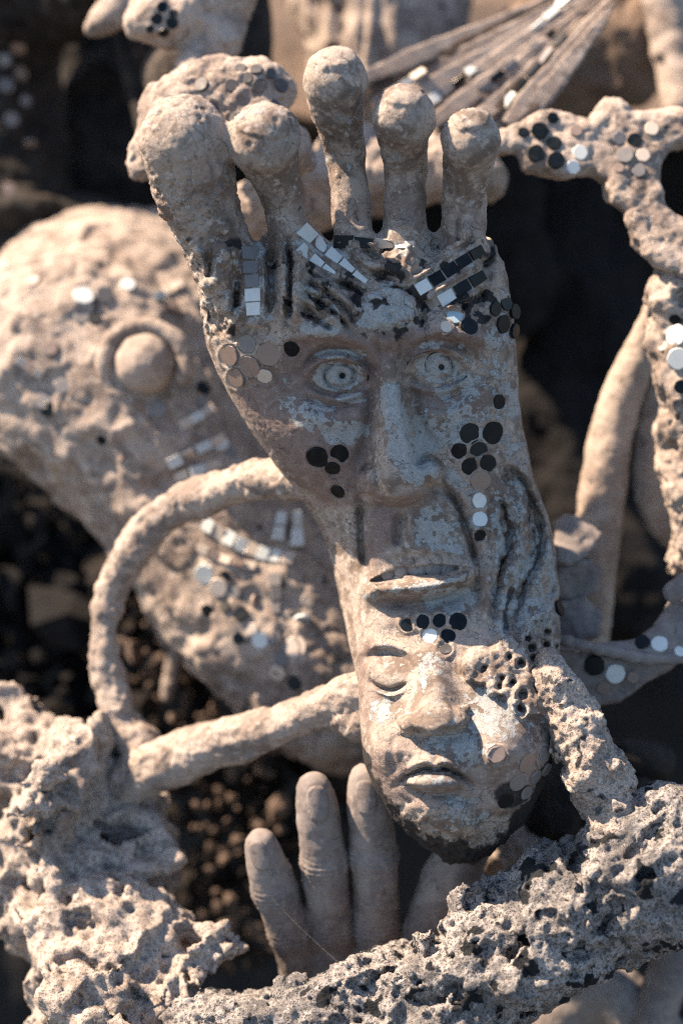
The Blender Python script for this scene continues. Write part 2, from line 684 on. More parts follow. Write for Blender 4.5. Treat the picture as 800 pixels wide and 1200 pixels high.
def put_tile(parent, front, quad, mat, thick=3.0, lift=1.2, name='mirror_tile', flat=None):
    """a four-cornered mirror sliver given by its corners (pixels), laid on the surface"""
    q = np.array(quad, float)
    c = q.mean(0)
    p, n = front.frame(c[0], c[1], max(4, np.abs(q - c).max() * 0.6))
    if flat is not None:
        n = np.array(flat, float)
    n = n + np.array([random.uniform(-1, 1), 0, random.uniform(-1, 1)]) * 0.035
    n = n / np.linalg.norm(n)
    s = 1 + p[1] / D
    pts = []
    for x, y in q:
        du, dv = (x - c[0]) * s, (y - c[1]) * s
        dd = -(n[0] * du + n[2] * dv) / n[1]
        dd = float(np.clip(dd, -14, 14))
        pts.append(p + np.array([du, dd, dv]) + n * lift)
    top = np.array(pts)
    cc = top.mean(0)
    inner = cc + (top - cc) * 0.93 + n * 0.5
    bot = top - n * thick
    V = np.concatenate([bot, top, inner])
    Q = []
    for i in range(4):
        j = (i + 1) % 4
        Q += [(i, j, 4 + j, 4 + i), (4 + i, 4 + j, 8 + j, 8 + i)]
    Q.append((8, 9, 10, 11))
    o = put(name, V, np.array(Q), M[mat], parent)
    o.data.polygons.foreach_set('use_smooth', np.zeros(len(Q), bool))
    return o


def strip(parent, front, a, b, wa, wb, mats, gap=0.08, lift=0.5, bend=0.0):
    a, b = np.array(a, float), np.array(b, float)
    n = len(mats)
    L = np.linalg.norm(b - a)
    t = (b - a) / L
    nn = np.array([-t[1], t[0]])
    ws = [wa + (wb - wa) * i / n for i in range(n + 1)]
    for i, mt in enumerate(mats):
        s0, s1 = (i + gap * .5) / n, (i + 1 - gap * .5) / n
        off = lambda s: nn * bend * 4 * s * (1 - s)
        p0, p1 = a + t * L * s0 + off(s0), a + t * L * s1 + off(s1)
        j = lambda: random.uniform(-0.8, 0.6)
        w0, w1 = ws[i] / 2, ws[i + 1] / 2
        put_tile(parent, front, [p0 + nn * (w0 + j()), p1 + nn * (w1 + j()), p1 - nn * (w1 + j()), p0 - nn * (w0 + j())], mt, lift=lift)


# ------------------------------------------------------------------ relief painting (2-D height fields)
class Relief:
    def __init__(self, u0, u1, v0, v1):
        self.u0, self.v0 = u0, v0
        self.shape = (u1 - u0, v1 - v0)
        self.H = np.zeros(self.shape, F)
        self.U, self.Vv = np.meshgrid(np.arange(u0, u1, dtype=F), np.arange(v0, v1, dtype=F), indexing='ij')

    def win(self, lo, hi, pad):
        a = max(int(lo[0] - pad - self.u0), 0), min(int(hi[0] + pad - self.u0) + 1, self.shape[0])
        b = max(int(lo[1] - pad - self.v0), 0), min(int(hi[1] + pad - self.v0) + 1, self.shape[1])
        return (slice(*a), slice(*b))

    def q(self, w, c, r, rot):
        x, y = self.U[w] - c[0], self.Vv[w] - c[1]
        ca, sa = math.cos(math.radians(rot)), math.sin(math.radians(rot))
        return np.sqrt(((x * ca + y * sa) / r[0]) ** 2 + ((-x * sa + y * ca) / r[1]) ** 2)

    def bump(self, c, r, h, rot=0):
        R = max(r) * 2.6
        w = self.win(c, c, R)
        self.H[w] += h * np.exp(-self.q(w, c, r, rot) ** 2)

    def dome(self, c, r, h, rot=0, k=4, base=None):
        """smooth-max with half an ellipsoid standing on the present height at its centre"""
        w = self.win(c, c, max(r) * 1.2)
        q = self.q(w, c, r, rot)
        b = float(self.H[int(c[0] - self.u0), int(c[1] - self.v0)]) if base is None else base
        e = b + h * np.sqrt(np.clip(1 - q * q, 0, 1))
        e = np.where(q < 1, e, -1e3)
        hh = self.H[w]
        self.H[w] = np.where(e > hh - k, -smin(-hh, -e, k), hh)

    def dist(self, pts, pad, smooth=True):
        P = curve(pts) if smooth else np.array(pts, float)
        w = self.win(P.min(0), P.max(0), pad)
        x, y = self.U[w], self.Vv[w]
        best = np.full(x.shape, 1e9, F)
        tt = np.zeros(x.shape, F)
        n = len(P) - 1
        for i in range(n):
            a, b = P[i], P[i + 1]
            ba = b - a
            t = np.clip(((x - a[0]) * ba[0] + (y - a[1]) * ba[1]) / max(ba @ ba, 1e-6), 0, 1)
            d = (x - a[0] - t * ba[0]) ** 2 + (y - a[1] - t * ba[1]) ** 2
            m = d < best
            best = np.where(m, d, best)
            tt = np.where(m, (i + t) / n, tt)
        return w, np.sqrt(best), tt

    def ridge(self, pts, wid, h, taper=True):
        w, d, t = self.dist(pts, wid * 2.6)
        e = np.clip(np.minimum(t, 1 - t) * 5, 0.15, 1) if taper else 1
        self.H[w] += h * e * np.exp(-(d / wid) ** 2)

    def poly(self, pts, soft):
        """signed soft inside mask of a polygon"""
        P = np.array(pts, float)
        w = self.win(P.min(0), P.max(0), soft * 2 + 2)
        x, y = self.U[w], self.Vv[w]
        ins = np.zeros(x.shape, bool)
        best = np.full(x.shape, 1e9)
        for i in range(len(P)):
            a, b = P[i], P[(i + 1) % len(P)]
            c = ((a[1] > y) != (b[1] > y)) & (x < (b[0] - a[0]) * (y - a[1]) / (b[1] - a[1] + 1e-9) + a[0])
            ins ^= c
            ba = b - a
            t = np.clip(((x - a[0]) * ba[0] + (y - a[1]) * ba[1]) / max(ba @ ba, 1e-6), 0, 1)
            best = np.minimum(best, (x - a[0] - t * ba[0]) ** 2 + (y - a[1] - t * ba[1]) ** 2)
        sd = np.sqrt(best) * np.where(ins, 1, -1)
        return w, sstep(-soft, soft, sd)

    def sample(self, u, v):
        x = np.clip(u - self.u0, 0, self.shape[0] - 1.001)
        y = np.clip(v - self.v0, 0, self.shape[1] - 1.001)
        i, j = x.astype(np.int32), y.astype(np.int32)
        fx, fy = x - i, y - j
        H = self.H
        return (H[i, j] * (1 - fx) * (1 - fy) + H[i + 1, j] * fx * (1 - fy) + H[i, j + 1] * (1 - fx) * fy + H[i + 1, j + 1] * fx * fy)


def curve(pts, per=7):
    P = np.array(pts, float)
    if len(P) < 3:
        return P
    P = np.vstack([2 * P[0] - P[1], P, 2 * P[-1] - P[-2]])
    out = []
    for i in range(1, len(P) - 2):
        for t in np.linspace(0, 1, per, endpoint=False):
            a, b, c, d = P[i - 1], P[i], P[i + 1], P[i + 2]
            out.append(0.5 * (2 * b + (c - a) * t + (2 * a - 5 * b + 4 * c - d) * t * t + (3 * b - a - 3 * c + d) * t ** 3))
    out.append(P[-2])
    return np.array(out)


# ================================================================== the foot with two faces
R = Relief(140, 700, 50, 1030)
UV3 = np.stack([R.U.ravel(), np.zeros(R.U.size, F), R.Vv.ravel()], 1)


def n2(scale, octv=4, seed=0):
    return fbm(UV3, scale, octv, seed).reshape(R.shape)


NA = n2(60, 4, 1)
NB = n2(22, 4, 11)
NC = n2(9, 3, 21)

# ---- upper face -----------------------------------------------------------------
R.bump((455, 470), (130, 110), 10)
R.ridge([(318, 408), (345, 392), (385, 390), (425, 398), (452, 402), (485, 392), (530, 388), (575, 398), (600, 412)], 15, 14)
R.ridge([(342, 400), (385, 392), (424, 408), (446, 432)], 8, 10)
R.ridge([(472, 430), (490, 404), (530, 393), (582, 402)], 8, 10)
R.ridge([(441, 400), (446, 428)], 2.4, -7)
R.ridge([(468, 398), (466, 426)], 2.4, -7)
R.ridge([(335, 372), (370, 374), (405, 384)], 9, 9)
R.bump((394, 446), (48, 32), -27)
R.bump((512, 437), (48, 32), -27)
R.bump((352, 510), (46, 40), 9)
R.bump((565, 460), (34, 60), 7)
R.ridge([(345, 476), (375, 492), (412, 492), (432, 476)], 8, 6)
R.ridge([(478, 474), (505, 486), (535, 482), (556, 462)], 7, 5)
for (cx, cy, tilt, iu) in ((394, 443, 3, 398), (512, 433, -4, 514)):
    R.dome((cx, cy), (40, 28), 17, tilt, k=3)
    e = math.radians(tilt)
    T = lambda x, y: (cx + x * math.cos(e) - y * math.sin(e), cy + x * math.sin(e) + y * math.cos(e))
    R.ridge([T(-42, 8), T(-24, -15), T(2, -23), T(26, -14), T(41, 4)], 5.2, 19)            # upper lid
    R.ridge([T(-44, -2), T(-26, -26), T(2, -34), T(30, -24), T(46, -2)], 2.6, -6)          # lid fold
    R.ridge([T(-48, -8), T(-28, -34), T(2, -42), T(32, -32)], 5, 4)
    R.ridge([T(-38, 12), T(-18, 22), T(4, 25), T(24, 19), T(38, 8)], 4, 11)               # lower lid
    R.ridge([T(-40, 18), T(-18, 31), T(6, 33), T(30, 26)], 2.6, -5)
    R.ridge([T(-33, 6), T(-16, 16), T(4, 18.5), T(22, 13)], 1.8, -5)
    R.ridge([T(-34, 2), T(-20, -12), T(2, -17.5), T(22, -10), T(33, 2)], 1.8, -5)
    a = np.linspace(0, 2 * np.pi, 17)
    R.ridge([(iu + 17 * (1 + .07 * math.sin(2 * x + iu)) * math.cos(x), cy - 4 + 15.5 * (1 + .06 * math.cos(3 * x)) * math.sin(x)) for x in a], 2.5, -8, taper=False)   # iris
    R.bump((iu, cy - 2), (13, 12), 2)
    R.bump((iu + 3, cy - 3), (5, 5), -13)
    R.ridge([(iu + 3, cy + 2), (iu + 5, cy + 9)], 1.6, -3)
# eye-corner wrinkles
for k in range(4):
    R.ridge([(556, 424 + 8 * k), (574, 420 + 11 * k), (592, 424 + 13 * k)], 2.2, -2.6)
    R.ridge([(345, 440 + 8 * k), (326, 440 + 11 * k), (312, 448 + 12 * k)], 2.2, -2.2)
# nose
v = R.Vv
cN = np.interp(v, [415, 450, 520, 590], [452, 456, 464, 470]).astype(F)
wN = np.interp(v, [415, 450, 500, 550, 575, 590], [13, 12, 17, 26, 31, 33]).astype(F)
hN = np.interp(v, [405, 430, 470, 530, 565, 582, 592, 596], [0, 14, 28, 43, 52, 49, 24, 0]).astype(F)
x = (R.U - cN)
x = np.where(x < 0, x / 1.12, x)
pl = 1 - sstep(0.38, 1.38, np.abs(x) / wN)
R.H = np.where(pl > 0, -smin(-R.H, -(hN * pl + R.H * (1 - 0.6 * pl)), 3), R.H)
R.ridge([(482, 448), (490, 492), (512, 530)], 7, -10)
R.ridge([(436, 448), (432, 500), (418, 548)], 7, -10)
R.dome((470, 563), (27, 23), 14, 0, k=6, base=39)
R.dome((437, 566), (16, 17), 26, 0, k=4, base=14)
R.dome((501, 555), (16, 16), 28, 0, k=4, base=14)
R.ridge([(423, 556), (430, 547), (442, 548), (450, 556)], 2.6, -6)
R.ridge([(486, 545), (500, 536), (514, 543), (517, 556)], 2.8, -8)
R.ridge([(432, 588), (450, 594), (475, 596), (500, 584), (514, 570)], 5, -13)
R.bump((450, 588), (8, 4), -10)
R.bump((490, 584), (8, 4), -10)
# muzzle, folds
R.dome((488, 640), (74, 66), 15, 0, k=10)
R.ridge([(421, 575), (423, 610), (424, 645), (431, 676)], 4.5, -20)
R.ridge([(408, 570), (410, 610), (412, 660)], 9, 6)
R.ridge([(512, 562), (532, 586), (548, 625), (556, 660), (562, 700)], 4.2, -19)
R.ridge([(526, 562), (548, 590), (564, 630), (572, 672), (572, 710)], 7, 7)
R.ridge([(470, 599), (467, 618), (464, 642)], 6, -12)
R.ridge([(458, 597), (454, 640)], 4, 4)
R.ridge([(481, 597), (480, 640)], 4, 4)
R.ridge([(434, 664), (455, 649), (480, 643), (505, 644), (530, 647), (550, 655)], 6, 4)
# mouth opening
mu = np.interp(R.U, [432, 445, 460, 490, 520, 540, 552], [681, 675, 668, 663, 662, 663, 666])
ml = np.interp(R.U, [432, 445, 470, 505, 530, 552], [682, 684, 680, 676, 672, 667])
op = sstep(-1, 2.5, R.Vv - mu) * sstep(-1, 2.5, ml - R.Vv) * ((R.U > 433) & (R.U < 551))
R.H -= 20 * op.astype(F)
# lower lip
R.ridge([(436, 692), (455, 690), (485, 688), (515, 684), (535, 677), (550, 670)], 12, 27, taper=False)
R.ridge([(440, 699), (470, 693), (510, 691), (545, 680)], 1.4, -2.5)
R.ridge([(445, 711), (480, 709), (520, 704), (550, 692)], 7, -9)
R.bump((500, 724), (44, 14), 7)
R.H -= (np.clip(428 - R.U, 0, 90) * 0.55 * sstep(545, 625, R.Vv) * (1 - sstep(730, 780, R.Vv))).astype(F)
# ---- folds and ridges between toes and brow --------------------------------------
for pts, w, h in [
    ([(345, 270), (352, 310), (349, 350), (346, 384)], 7, 16), ([(330, 290), (334, 330), (330, 380)], 6, 12),
    ([(338, 280), (342, 330), (338, 380)], 3, -14), ([(318, 285), (318, 330), (316, 372)], 5, -9),
    ([(305, 300), (309, 340), (305, 378)], 6, 8), ([(272, 290), (262, 320), (245, 345)], 12, 12),
    ([(288, 285), (280, 330), (272, 372)], 3.5, -12), ([(250, 300), (243, 330)], 4, -8),
    ([(258, 350), (275, 365), (268, 392)], 10, 8), ([(240, 365), (262, 390)], 4, -7),
    ([(352, 336), (380, 352), (415, 385)], 4, 9), ([(352, 350), (378, 366), (405, 388)], 4, 9), ([(360, 326), (392, 344), (424, 372)], 4, 10),
    ([(356, 343), (382, 360), (410, 388)], 2.4, -9), ([(358, 331), (388, 348), (420, 378)], 2.4, -9), ([(352, 360), (372, 376), (392, 390)], 3, -8),
    ([(368, 310), (400, 333), (440, 345)], 3, -12), ([(395, 296), (425, 318), (462, 326)], 4, -12), ([(412, 290), (450, 300), (490, 296)], 4, -9),
    ([(430, 312), (462, 318), (486, 330)], 6, 9), ([(498, 300), (510, 316), (530, 300), (560, 280)], 4, -8),
    ([(488, 352), (502, 358), (520, 352), (545, 340), (566, 326)], 4, -10), ([(494, 366), (510, 356), (532, 362), (548, 374)], 3, 8),
    ([(560, 250), (572, 290), (562, 330), (566, 360)], 5, -10), ([(576, 262), (584, 300), (580, 340)], 6, 7),
    ([(516, 250), (520, 292)], 3, -6), ([(536, 250), (538, 290)], 3, -6), ([(392, 230), (402, 268)], 4, 5), ([(412, 226), (420, 268)], 3, -5),
    ([(405, 388), (420, 368), (436, 350), (460, 340), (484, 350), (494, 372), (500, 392)], 3, -9),
    ([(370, 386), (400, 372), (412, 388)], 3.5, 5),
    ([(408, 262), (416, 290), (430, 312), (440, 336)], 7, 9), ([(424, 262), (436, 290), (452, 306)], 5, 7), ([(474, 258), (476, 284), (486, 300)], 8, 8), ([(544, 262), (540, 286), (524, 302), (504, 330)], 6, 9),
    ([(556, 262), (562, 300), (552, 340), (548, 366)], 5, 8), ([(262, 262), (276, 292), (284, 330)], 8, 9), ([(228, 290), (240, 312), (238, 345)], 6, 8),
    ([(402, 284), (396, 300), (380, 306)], 4, -9), ([(460, 280), (452, 296), (470, 300)], 4, -9), ([(520, 270), (508, 292)], 4, -9), ([(366, 262), (372, 292), (366, 308)], 5, -11),
]:
    R.ridge(pts, w * (1.12 if h < 0 else 1), h * (2.1 if h < 0 else 1.9))
R.dome((452, 368), (42, 30), 15, 0, k=5)
R.dome((478, 312), (34, 21), 11, 12, k=3)
edge = np.interp(R.U, [220, 262, 300, 330, 370, 402, 425, 448, 478, 500, 520, 545, 575, 610], [398, 396, 388, 380, 372, 380, 396, 402, 400, 388, 394, 392, 372, 350])
crown = sstep(262, 292, R.Vv) * (1 - sstep(-9, 7, R.Vv - edge + 9 * NB))
R.H += (crown * (3 + NB * 4 + NC * 2.5)).astype(F)
for a, b, wd_ in (((292, 284), (297, 374), 10), ((350, 262), (434, 334), 10), ((349, 290), (396, 324), 8), ((486, 344), (570, 288), 9), ((512, 357), (572, 319), 9)):
    a, b = np.array(a, float), np.array(b, float)
    nn = np.array([-(b - a)[1], (b - a)[0]]) / np.linalg.norm(b - a)
    for sg in (-1, 1):
        R.ridge([a + nn * sg * (wd_ + 4), (a + b) / 2 + nn * sg * (wd_ + 3), b + nn * sg * (wd_ * .6 + 3)], 3, 7)
        R.ridge([a + nn * sg * (wd_ + 10), (a + b) / 2 + nn * sg * (wd_ + 9), b + nn * sg * (wd_ * .6 + 9)], 2.6, -7)
# ---- the ear-like bark on the right side -----------------------------------------
w_, bark = R.poly([(585, 545), (610, 540), (640, 600), (660, 660), (664, 730), (600, 760), (566, 740), (570, 690), (572, 640), (566, 600)], 10)
BARK = np.zeros(R.shape, F)
BARK[w_] = bark
RD = ridged(np.stack([UV3[:, 0] * 1.9 + 6 * NB.ravel(), UV3[:, 1], UV3[:, 2] * 0.5], 1), 30, 4, 33).reshape(R.shape)
R.H += BARK * (RD * 9 + NB * 3 + NC * 2 - 4)
for pts, w, h in [
    ([(586, 546), (606, 552), (624, 580), (636, 615), (634, 650), (618, 680), (610, 715), (606, 760)], 4, -22),
    ([(596, 538), (622, 562), (642, 605), (645, 650), (632, 690), (624, 745)], 6, 14),
    ([(578, 570), (594, 600), (598, 640), (586, 668), (580, 700), (584, 740)], 3.6, -17),
    ([(590, 575), (608, 600), (614, 635), (602, 668), (596, 700)], 7, 13), ([(572, 600), (580, 640), (570, 690), (572, 730)], 6, 10),
    ([(652, 640), (652, 690), (640, 735)], 3.6, -14), ([(600, 690), (592, 720), (596, 750)], 3.6, -13), ([(626, 600), (628, 640), (612, 676)], 3, -10), ([(642, 700), (636, 740)], 5, 8)]:
    R.ridge(pts, w, h)
R.dome((583, 573), (11, 13), 9, 0, k=2)
# ---- lower face ------------------------------------------------------------------
R.ridge([(424, 772), (440, 758), (465, 758), (486, 772), (494, 790)], 8, 14)
R.bump((455, 780), (34, 26), -12)
R.dome((455, 790), (34, 23), 20, 8, k=4)
R.ridge([(432, 800), (446, 808), (462, 809), (482, 798)], 2.3, -12)
R.ridge([(434, 806), (448, 814), (464, 814), (484, 802)], 2.8, 9)
R.ridge([(432, 820), (452, 828), (474, 822)], 4, -4)
R.bump((438, 745), (14, 14), 6)
cN = np.interp(v, [760, 800, 850], [505, 503, 506]).astype(F)
wN = np.interp(v, [755, 790, 830, 856], [18, 22, 32, 35]).astype(F)
hN = np.interp(v, [752, 770, 800, 835, 850, 858, 862], [0, 11, 25, 40, 39, 20, 0]).astype(F)
pl = 1 - sstep(0.2, 1.45, np.abs(R.U - cN) / wN)
R.H = np.where(pl > 0, -smin(-R.H, -(hN * pl + R.H * (1 - 0.6 * pl)), 3), R.H)
R.dome((506, 838), (25, 21), 15, 0, k=6, base=29)
R.dome((480, 842), (16, 14), 22, 0, k=4, base=12)
R.dome((531, 839), (16, 14), 22, 0, k=4, base=12)
R.bump((490, 855), (7, 4.5), -16)
R.bump((520, 853), (6, 4), -12)
R.ridge([(468, 850), (472, 836), (482, 830)], 2.5, -7)
R.ridge([(474, 862), (500, 866), (530, 862), (546, 850)], 3.5, -7)
R.bump((588, 872), (42, 44), 28)
R.bump((452, 876), (24, 34), 22)
R.ridge([(548, 846), (560, 870), (560, 900), (550, 925)], 6, -6)
R.ridge([(464, 856), (458, 880), (462, 915)], 5, -5)
R.dome((508, 898), (56, 46), 9, 0, k=10)
R.ridge([(506, 866), (507, 886)], 4, -5)
R.ridge([(466, 908), (486, 893), (500, 889), (508, 893), (517, 889), (530, 893), (550, 909)], 5.5, 13)
R.dome((509, 914), (33, 14), 21, 2, k=3)
R.ridge([(462, 922), (480, 908), (498, 900), (509, 901), (520, 900), (541, 909), (558, 925)], 3, -18)
R.ridge([(472, 922), (508, 931), (545, 924)], 6, -8)
R.dome((514, 962), (46, 30), 16, 0, k=8)
# flaking edges where the pale coat broke off
for pts in ([(468, 870), (478, 884), (470, 892)], [(540, 880), (548, 896)], [(500, 948), (492, 962), (512, 972)]):
    R.ridge(pts, 2.2, 3)
# ---- perforated plate --------------------------------------------------------------
w_, sp = R.poly([(540, 780), (556, 758), (574, 762), (590, 742), (612, 742), (626, 720), (652, 712), (672, 760), (676, 820), (660, 850),
                 (644, 856), (634, 838), (618, 836), (610, 842), (598, 830), (590, 812), (572, 812), (566, 800), (546, 798)], 5)
SPG = np.zeros(R.shape, F)
SPG[w_] = sp
SPG = sstep(0.25, 0.75, SPG + 0.25 * NB + 0.15 * NC).astype(F)
R.H += SPG * (17 + 3.5 * NB + 2 * NC)
HOLES = [(642, 741, 4), (641, 757, 4.5), (624, 760, 4.5), (637, 769, 4.5), (651, 776, 5), (610, 777, 4.5), (627, 788, 4.5), (587, 795, 5), (584, 804, 4.5),
         (611, 814, 6.5), (626, 772, 4), (659, 832, 4), (609, 829, 7), (596, 770, 3.5), (566, 784, 4), (600, 800, 5), (648, 800, 3.5), (632, 806, 5), (618, 748, 3.5), (656, 760, 3.5)]
for (a, b, c) in HOLES:
    R.bump((a, b), (c * .82, c * .82), -26)
    R.ridge([(a + (c + 3) * math.cos(k), b + (c + 3) * math.sin(k)) for k in np.linspace(0, 6.28, 9)], 2.2, 1.0, taper=False)

# ---- mosaic layout
FD = [(268, 416, 13, 't_tan'), (290, 403, 11, 't_grey'), (315, 415, 14.5, 't_tan'), (292, 430, 13.5, 't_tan'), (276, 442, 12, 't_tan'), (310, 441, 9, 't_cream'), (340, 409, 11, 't_dark'),
      (372, 536, 13.5, 't_dark'), (397, 532, 11.5, 't_dark'), (389, 549, 9, 't_dark'), (395, 576, 9, 't_dark'),
      (585, 471, 9, 't_dark'), (551, 508, 12.5, 't_dark'), (577, 507, 14, 't_dark'), (537, 529, 10, 't_dark'), (560, 527, 11, 't_dark'), (551, 546, 10.5, 't_dark'), (572, 542, 10.5, 't_dark'),
      (563, 564, 12, 't_tan'), (562, 586, 9.5, 't_white'), (562, 608, 9.5, 't_white'), (562, 627, 7.5, 't_dark'),
      (581, 362, 8.5, 't_dark'), (593, 355, 9.5, 't_dark'), (604, 365, 9, 't_dark'), (590, 380, 11, 't_dark'), (604, 388, 9, 't_dark'),
      (533, 370, 9.5, 't_blue'), (522, 384, 8, 't_cream'), (550, 382, 10.5, 't_dark'),
      (477, 732, 8.5, 't_dark'), (494, 729, 8.8, 't_dark'), (515, 727, 9, 't_dark'), (536, 728, 10.5, 't_dark'), (525, 744, 9.5, 't_dark'), (503, 745, 9.5, 't_white'), (521, 760, 8.5, 't_dusty'),
      (581, 883, 11, 't_tan'), (618, 894, 12.5, 't_tan'), (637, 884, 9, 't_grey'), (607, 917, 11, 't_grey'), (627, 911, 9.5, 't_grey'), (640, 903, 9, 't_grey'), (592, 939, 9.5, 't_dark'),
      (617, 929, 8.5, 't_grey'), (656, 712, 9, 't_dark')]
BED = np.zeros(R.shape, F)
for (a, b, r, _m) in FD:          # a shallow bed and a raised lip of grout for each disc
    w = R.win((a, b), (a, b), r * 1.6)
    q = np.sqrt((R.U[w] - a) ** 2 + (R.Vv[w] - b) ** 2)
    i, j = a - R.u0, b - R.v0
    flat = float(np.median(R.H[i - 3:i + 4, j - 3:j + 4]))
    mk = 1 - sstep(r * 0.95, r * 1.5, q)
    BED[w] = np.maximum(BED[w], mk)
    gu = (R.H[min(i + int(r), R.shape[0] - 1), j] - R.H[i - int(r), j]) / (2 * r)
    gv = (R.H[i, j + int(r)] - R.H[i, j - int(r)]) / (2 * r)
    gu, gv = np.clip(gu, -.4, .4), np.clip(gv, -.4, .4)
    R.H[w] = R.H[w] * (1 - mk) + mk * (flat + gu * (R.U[w] - a) + gv * (R.Vv[w] - b))
    R.H[w] += 3.4 * np.exp(-((q - r - 1.6) / 1.9) ** 2)
# beds under the mirror strips
for a, b, wd_ in (((293, 288), (297, 370), 13), ((352, 266), (428, 330), 10), ((350, 288), (392, 320), 9), ((388, 276), (484, 280), 8), ((490, 340), (566, 292), 10), ((515, 352), (568, 322), 9)):
    w, d, t = R.dist([a, b], wd_ * 1.6, False)
    g = 1 - sstep(wd_ * .8, wd_ * 1.4, d)
    m = float(np.median(R.H[w][d < wd_])) + 3
    R.H[w] = R.H[w] * (1 - g) + g * m
    BED[w] = np.maximum(BED[w], g)

# smooth the relief a touch so that nothing is razor sharp
for _ in range(1):
    H = R.H
    H[1:-1, 1:-1] = 0.5 * H[1:-1, 1:-1] + 0.125 * (H[2:, 1:-1] + H[:-2, 1:-1] + H[1:-1, 2:] + H[1:-1, :-2])

EV = np.array([200, 250, 280, 300, 330, 360, 400, 430, 460, 500, 550, 600, 620, 650, 700, 750, 800, 850, 900, 930, 966, 990, 1006, 1016, 1040], F)
EL = np.array([230, 222, 224, 228, 229, 232, 238, 250, 266, 289, 326, 362, 374, 386, 397, 407, 418, 422, 427, 438, 462, 487, 512, 532, 534], F)
ER = np.array([560, 574, 580, 590, 600, 606, 609, 611, 613, 618, 629, 646, 653, 658, 661, 662, 662, 660, 655, 643, 620, 596, 573, 553, 552], F)
YV = np.array([100, 250, 272, 300, 335, 380, 450, 600, 650, 690, 740, 800, 880, 945, 988, 1016], F)
YF = np.array([-40, -22, -30, -50, -64, -60, -38, 8, 18, 13, -4, -38, -76, -64, -24, 30], F)
YB = np.array([36, 30, 38, 54, 70, 74, 78, 80, 82, 82, 84, 92, 98, 82, 54, 10], F)


TOES = [
    [(222, 176, -38, 52), (230, 222, -18, 47), (256, 290, 12, 38), (280, 340, 30, 34)],
    [(313, 179, -48, 42), (319, 196, -34, 31), (335, 238, -4, 24), (350, 325, 10, 24)],
    [(393, 110, -38, 38), (394, 130, -30, 31), (405, 182, 0, 22), (416, 290, 14, 23)],
    [(471, 153, -44, 37), (471, 168, -30, 28), (474, 202, -2, 24), (474, 300, 14, 25)],
    [(547, 177, -42, 35), (546, 194, -28, 28), (541, 234, -2, 25), (544, 310, 16, 28)]]

TOES = [[(a, c - 40 - (22 if j == 0 else 10 if j == 1 else 0), b, r) for j, (a, b, c, r) in enumerate(ch)] for ch in TOES]       # to (u, d, v, r)


def foot_sdf(p):
    u, d, v = p[:, 0], p[:, 1], p[:, 2]
    l, r = np.interp(v, EV, EL), np.interp(v, EV, ER)
    a = np.maximum((r - l) / 2, 3)
    c = (r + l) / 2
    yf, b = np.interp(v, YV, YF), np.interp(v, YV, YB)
    yc = yf + b
    w = np.clip((yc + b * 0.4 - d) / (b * 0.9), 0, 1)
    dd = d + R.sample(u, v) * w
    x, y = np.abs(u - c) / a, np.abs(dd - yc) / b
    pw = 2.5
    q = (x ** pw + y ** pw) ** (1 / pw)
    f = (q - 1) * np.minimum(a, b)
    f = np.maximum(f, (276 + 9 * np.sin(u * 0.05) + 6 * np.sin(u * 0.13 + 1) - v) * 0.8)
    f = np.maximum(f, (v - 1015) * 0.9)
    hs = R.sample(u, v) * sstep(225, 300, v) * w
    pp = np.stack([u, d + hs, v], 1)
    for ch in TOES:
        t = None
        for (p0, p1) in zip(ch[:-1], ch[1:]):
            e = capsule(pp, p0[:3], p1[:3], p0[3], p1[3])
            t = e if t is None else smin(t, e, 7)
        f = smin(f, t, 15)
    return f.astype(F)


V, Q = sdf_mesh(foot_sdf, (150, -215, 60), (685, 215, 1030), 1.8, k=6, L=1.5)
V = relax(V, Q, 1)
Nn = vnormals(V, Q)
frontness = np.clip(-Nn[:, 1] * 1.4, 0, 1)


def S2(arr, u=None, vv=None):
    h, R.H = R.H, arr.astype(F)
    o = R.sample(V[:, 0], V[:, 2])
    R.H = h
    return o


# fine relief: overall skin, rough crown, toes with torn skin, bark
u_, v_ = V[:, 0], V[:, 2]
toe = 1 - sstep(240, 300, v_)
crown_v = S2(crown)
bark_v, spg_v = S2(BARK), S2(SPG)
leftedge = np.clip(-Nn[:, 0], 0, 1) * 0.6
n_a, n_b, n_c = fbm(V, 55, 3, 3), fbm(V, 13, 3, 5), fbm(V, 5, 2, 9)
patch = sstep(-0.15, 0.35, fbm(V, 70, 2, 15))                 # rough here, rubbed smooth there
ch1, ch2 = chips(V, 26, 43), chips(V, 11, 45)
rough = 0.22 + 0.35 * toe * patch + 0.5 * crown_v + 0.8 * bark_v + 1.3 * spg_v + leftedge * 0.5
bigtoe = toe * (1 - sstep(275, 300, u_ - (v_ - 200) * 0.15))
disp = n_a * (1.0 + 1.0 * toe) + n_b * rough * 1.0 + n_c * rough * 0.6
low = sstep(185, 250, v_ + 18 * n_a)
disp += bigtoe * low * (ch1 * 4.5 + ch2 * 2.2 + 2.0 * n_b)
pit = 1 - sstep(0.16, 0.34, worley(V, 15, 47))
disp += toe * (patch * (1 - low) * ch2 * 0.6 + 0.7 * (1 - patch) * ch1) - (toe * 1.0 + 0.9) * pit * sstep(0.1, 0.4, fbm(V, 60, 2, 48))
disp += (crown_v + 0.5 * leftedge * patch) * (ch1 * 1.8 + ch2 * 1.3) + bark_v * (ch2 * 2.4 + ch1 * 1.5) + 0.45 * (1 - toe) * patch * ch1
stem = toe * sstep(205, 245, v_)
disp += stem * (1 - bigtoe) * ridged(V * F([2.0, 2.0, 0.42]), 26, 2, 51) * 2.6
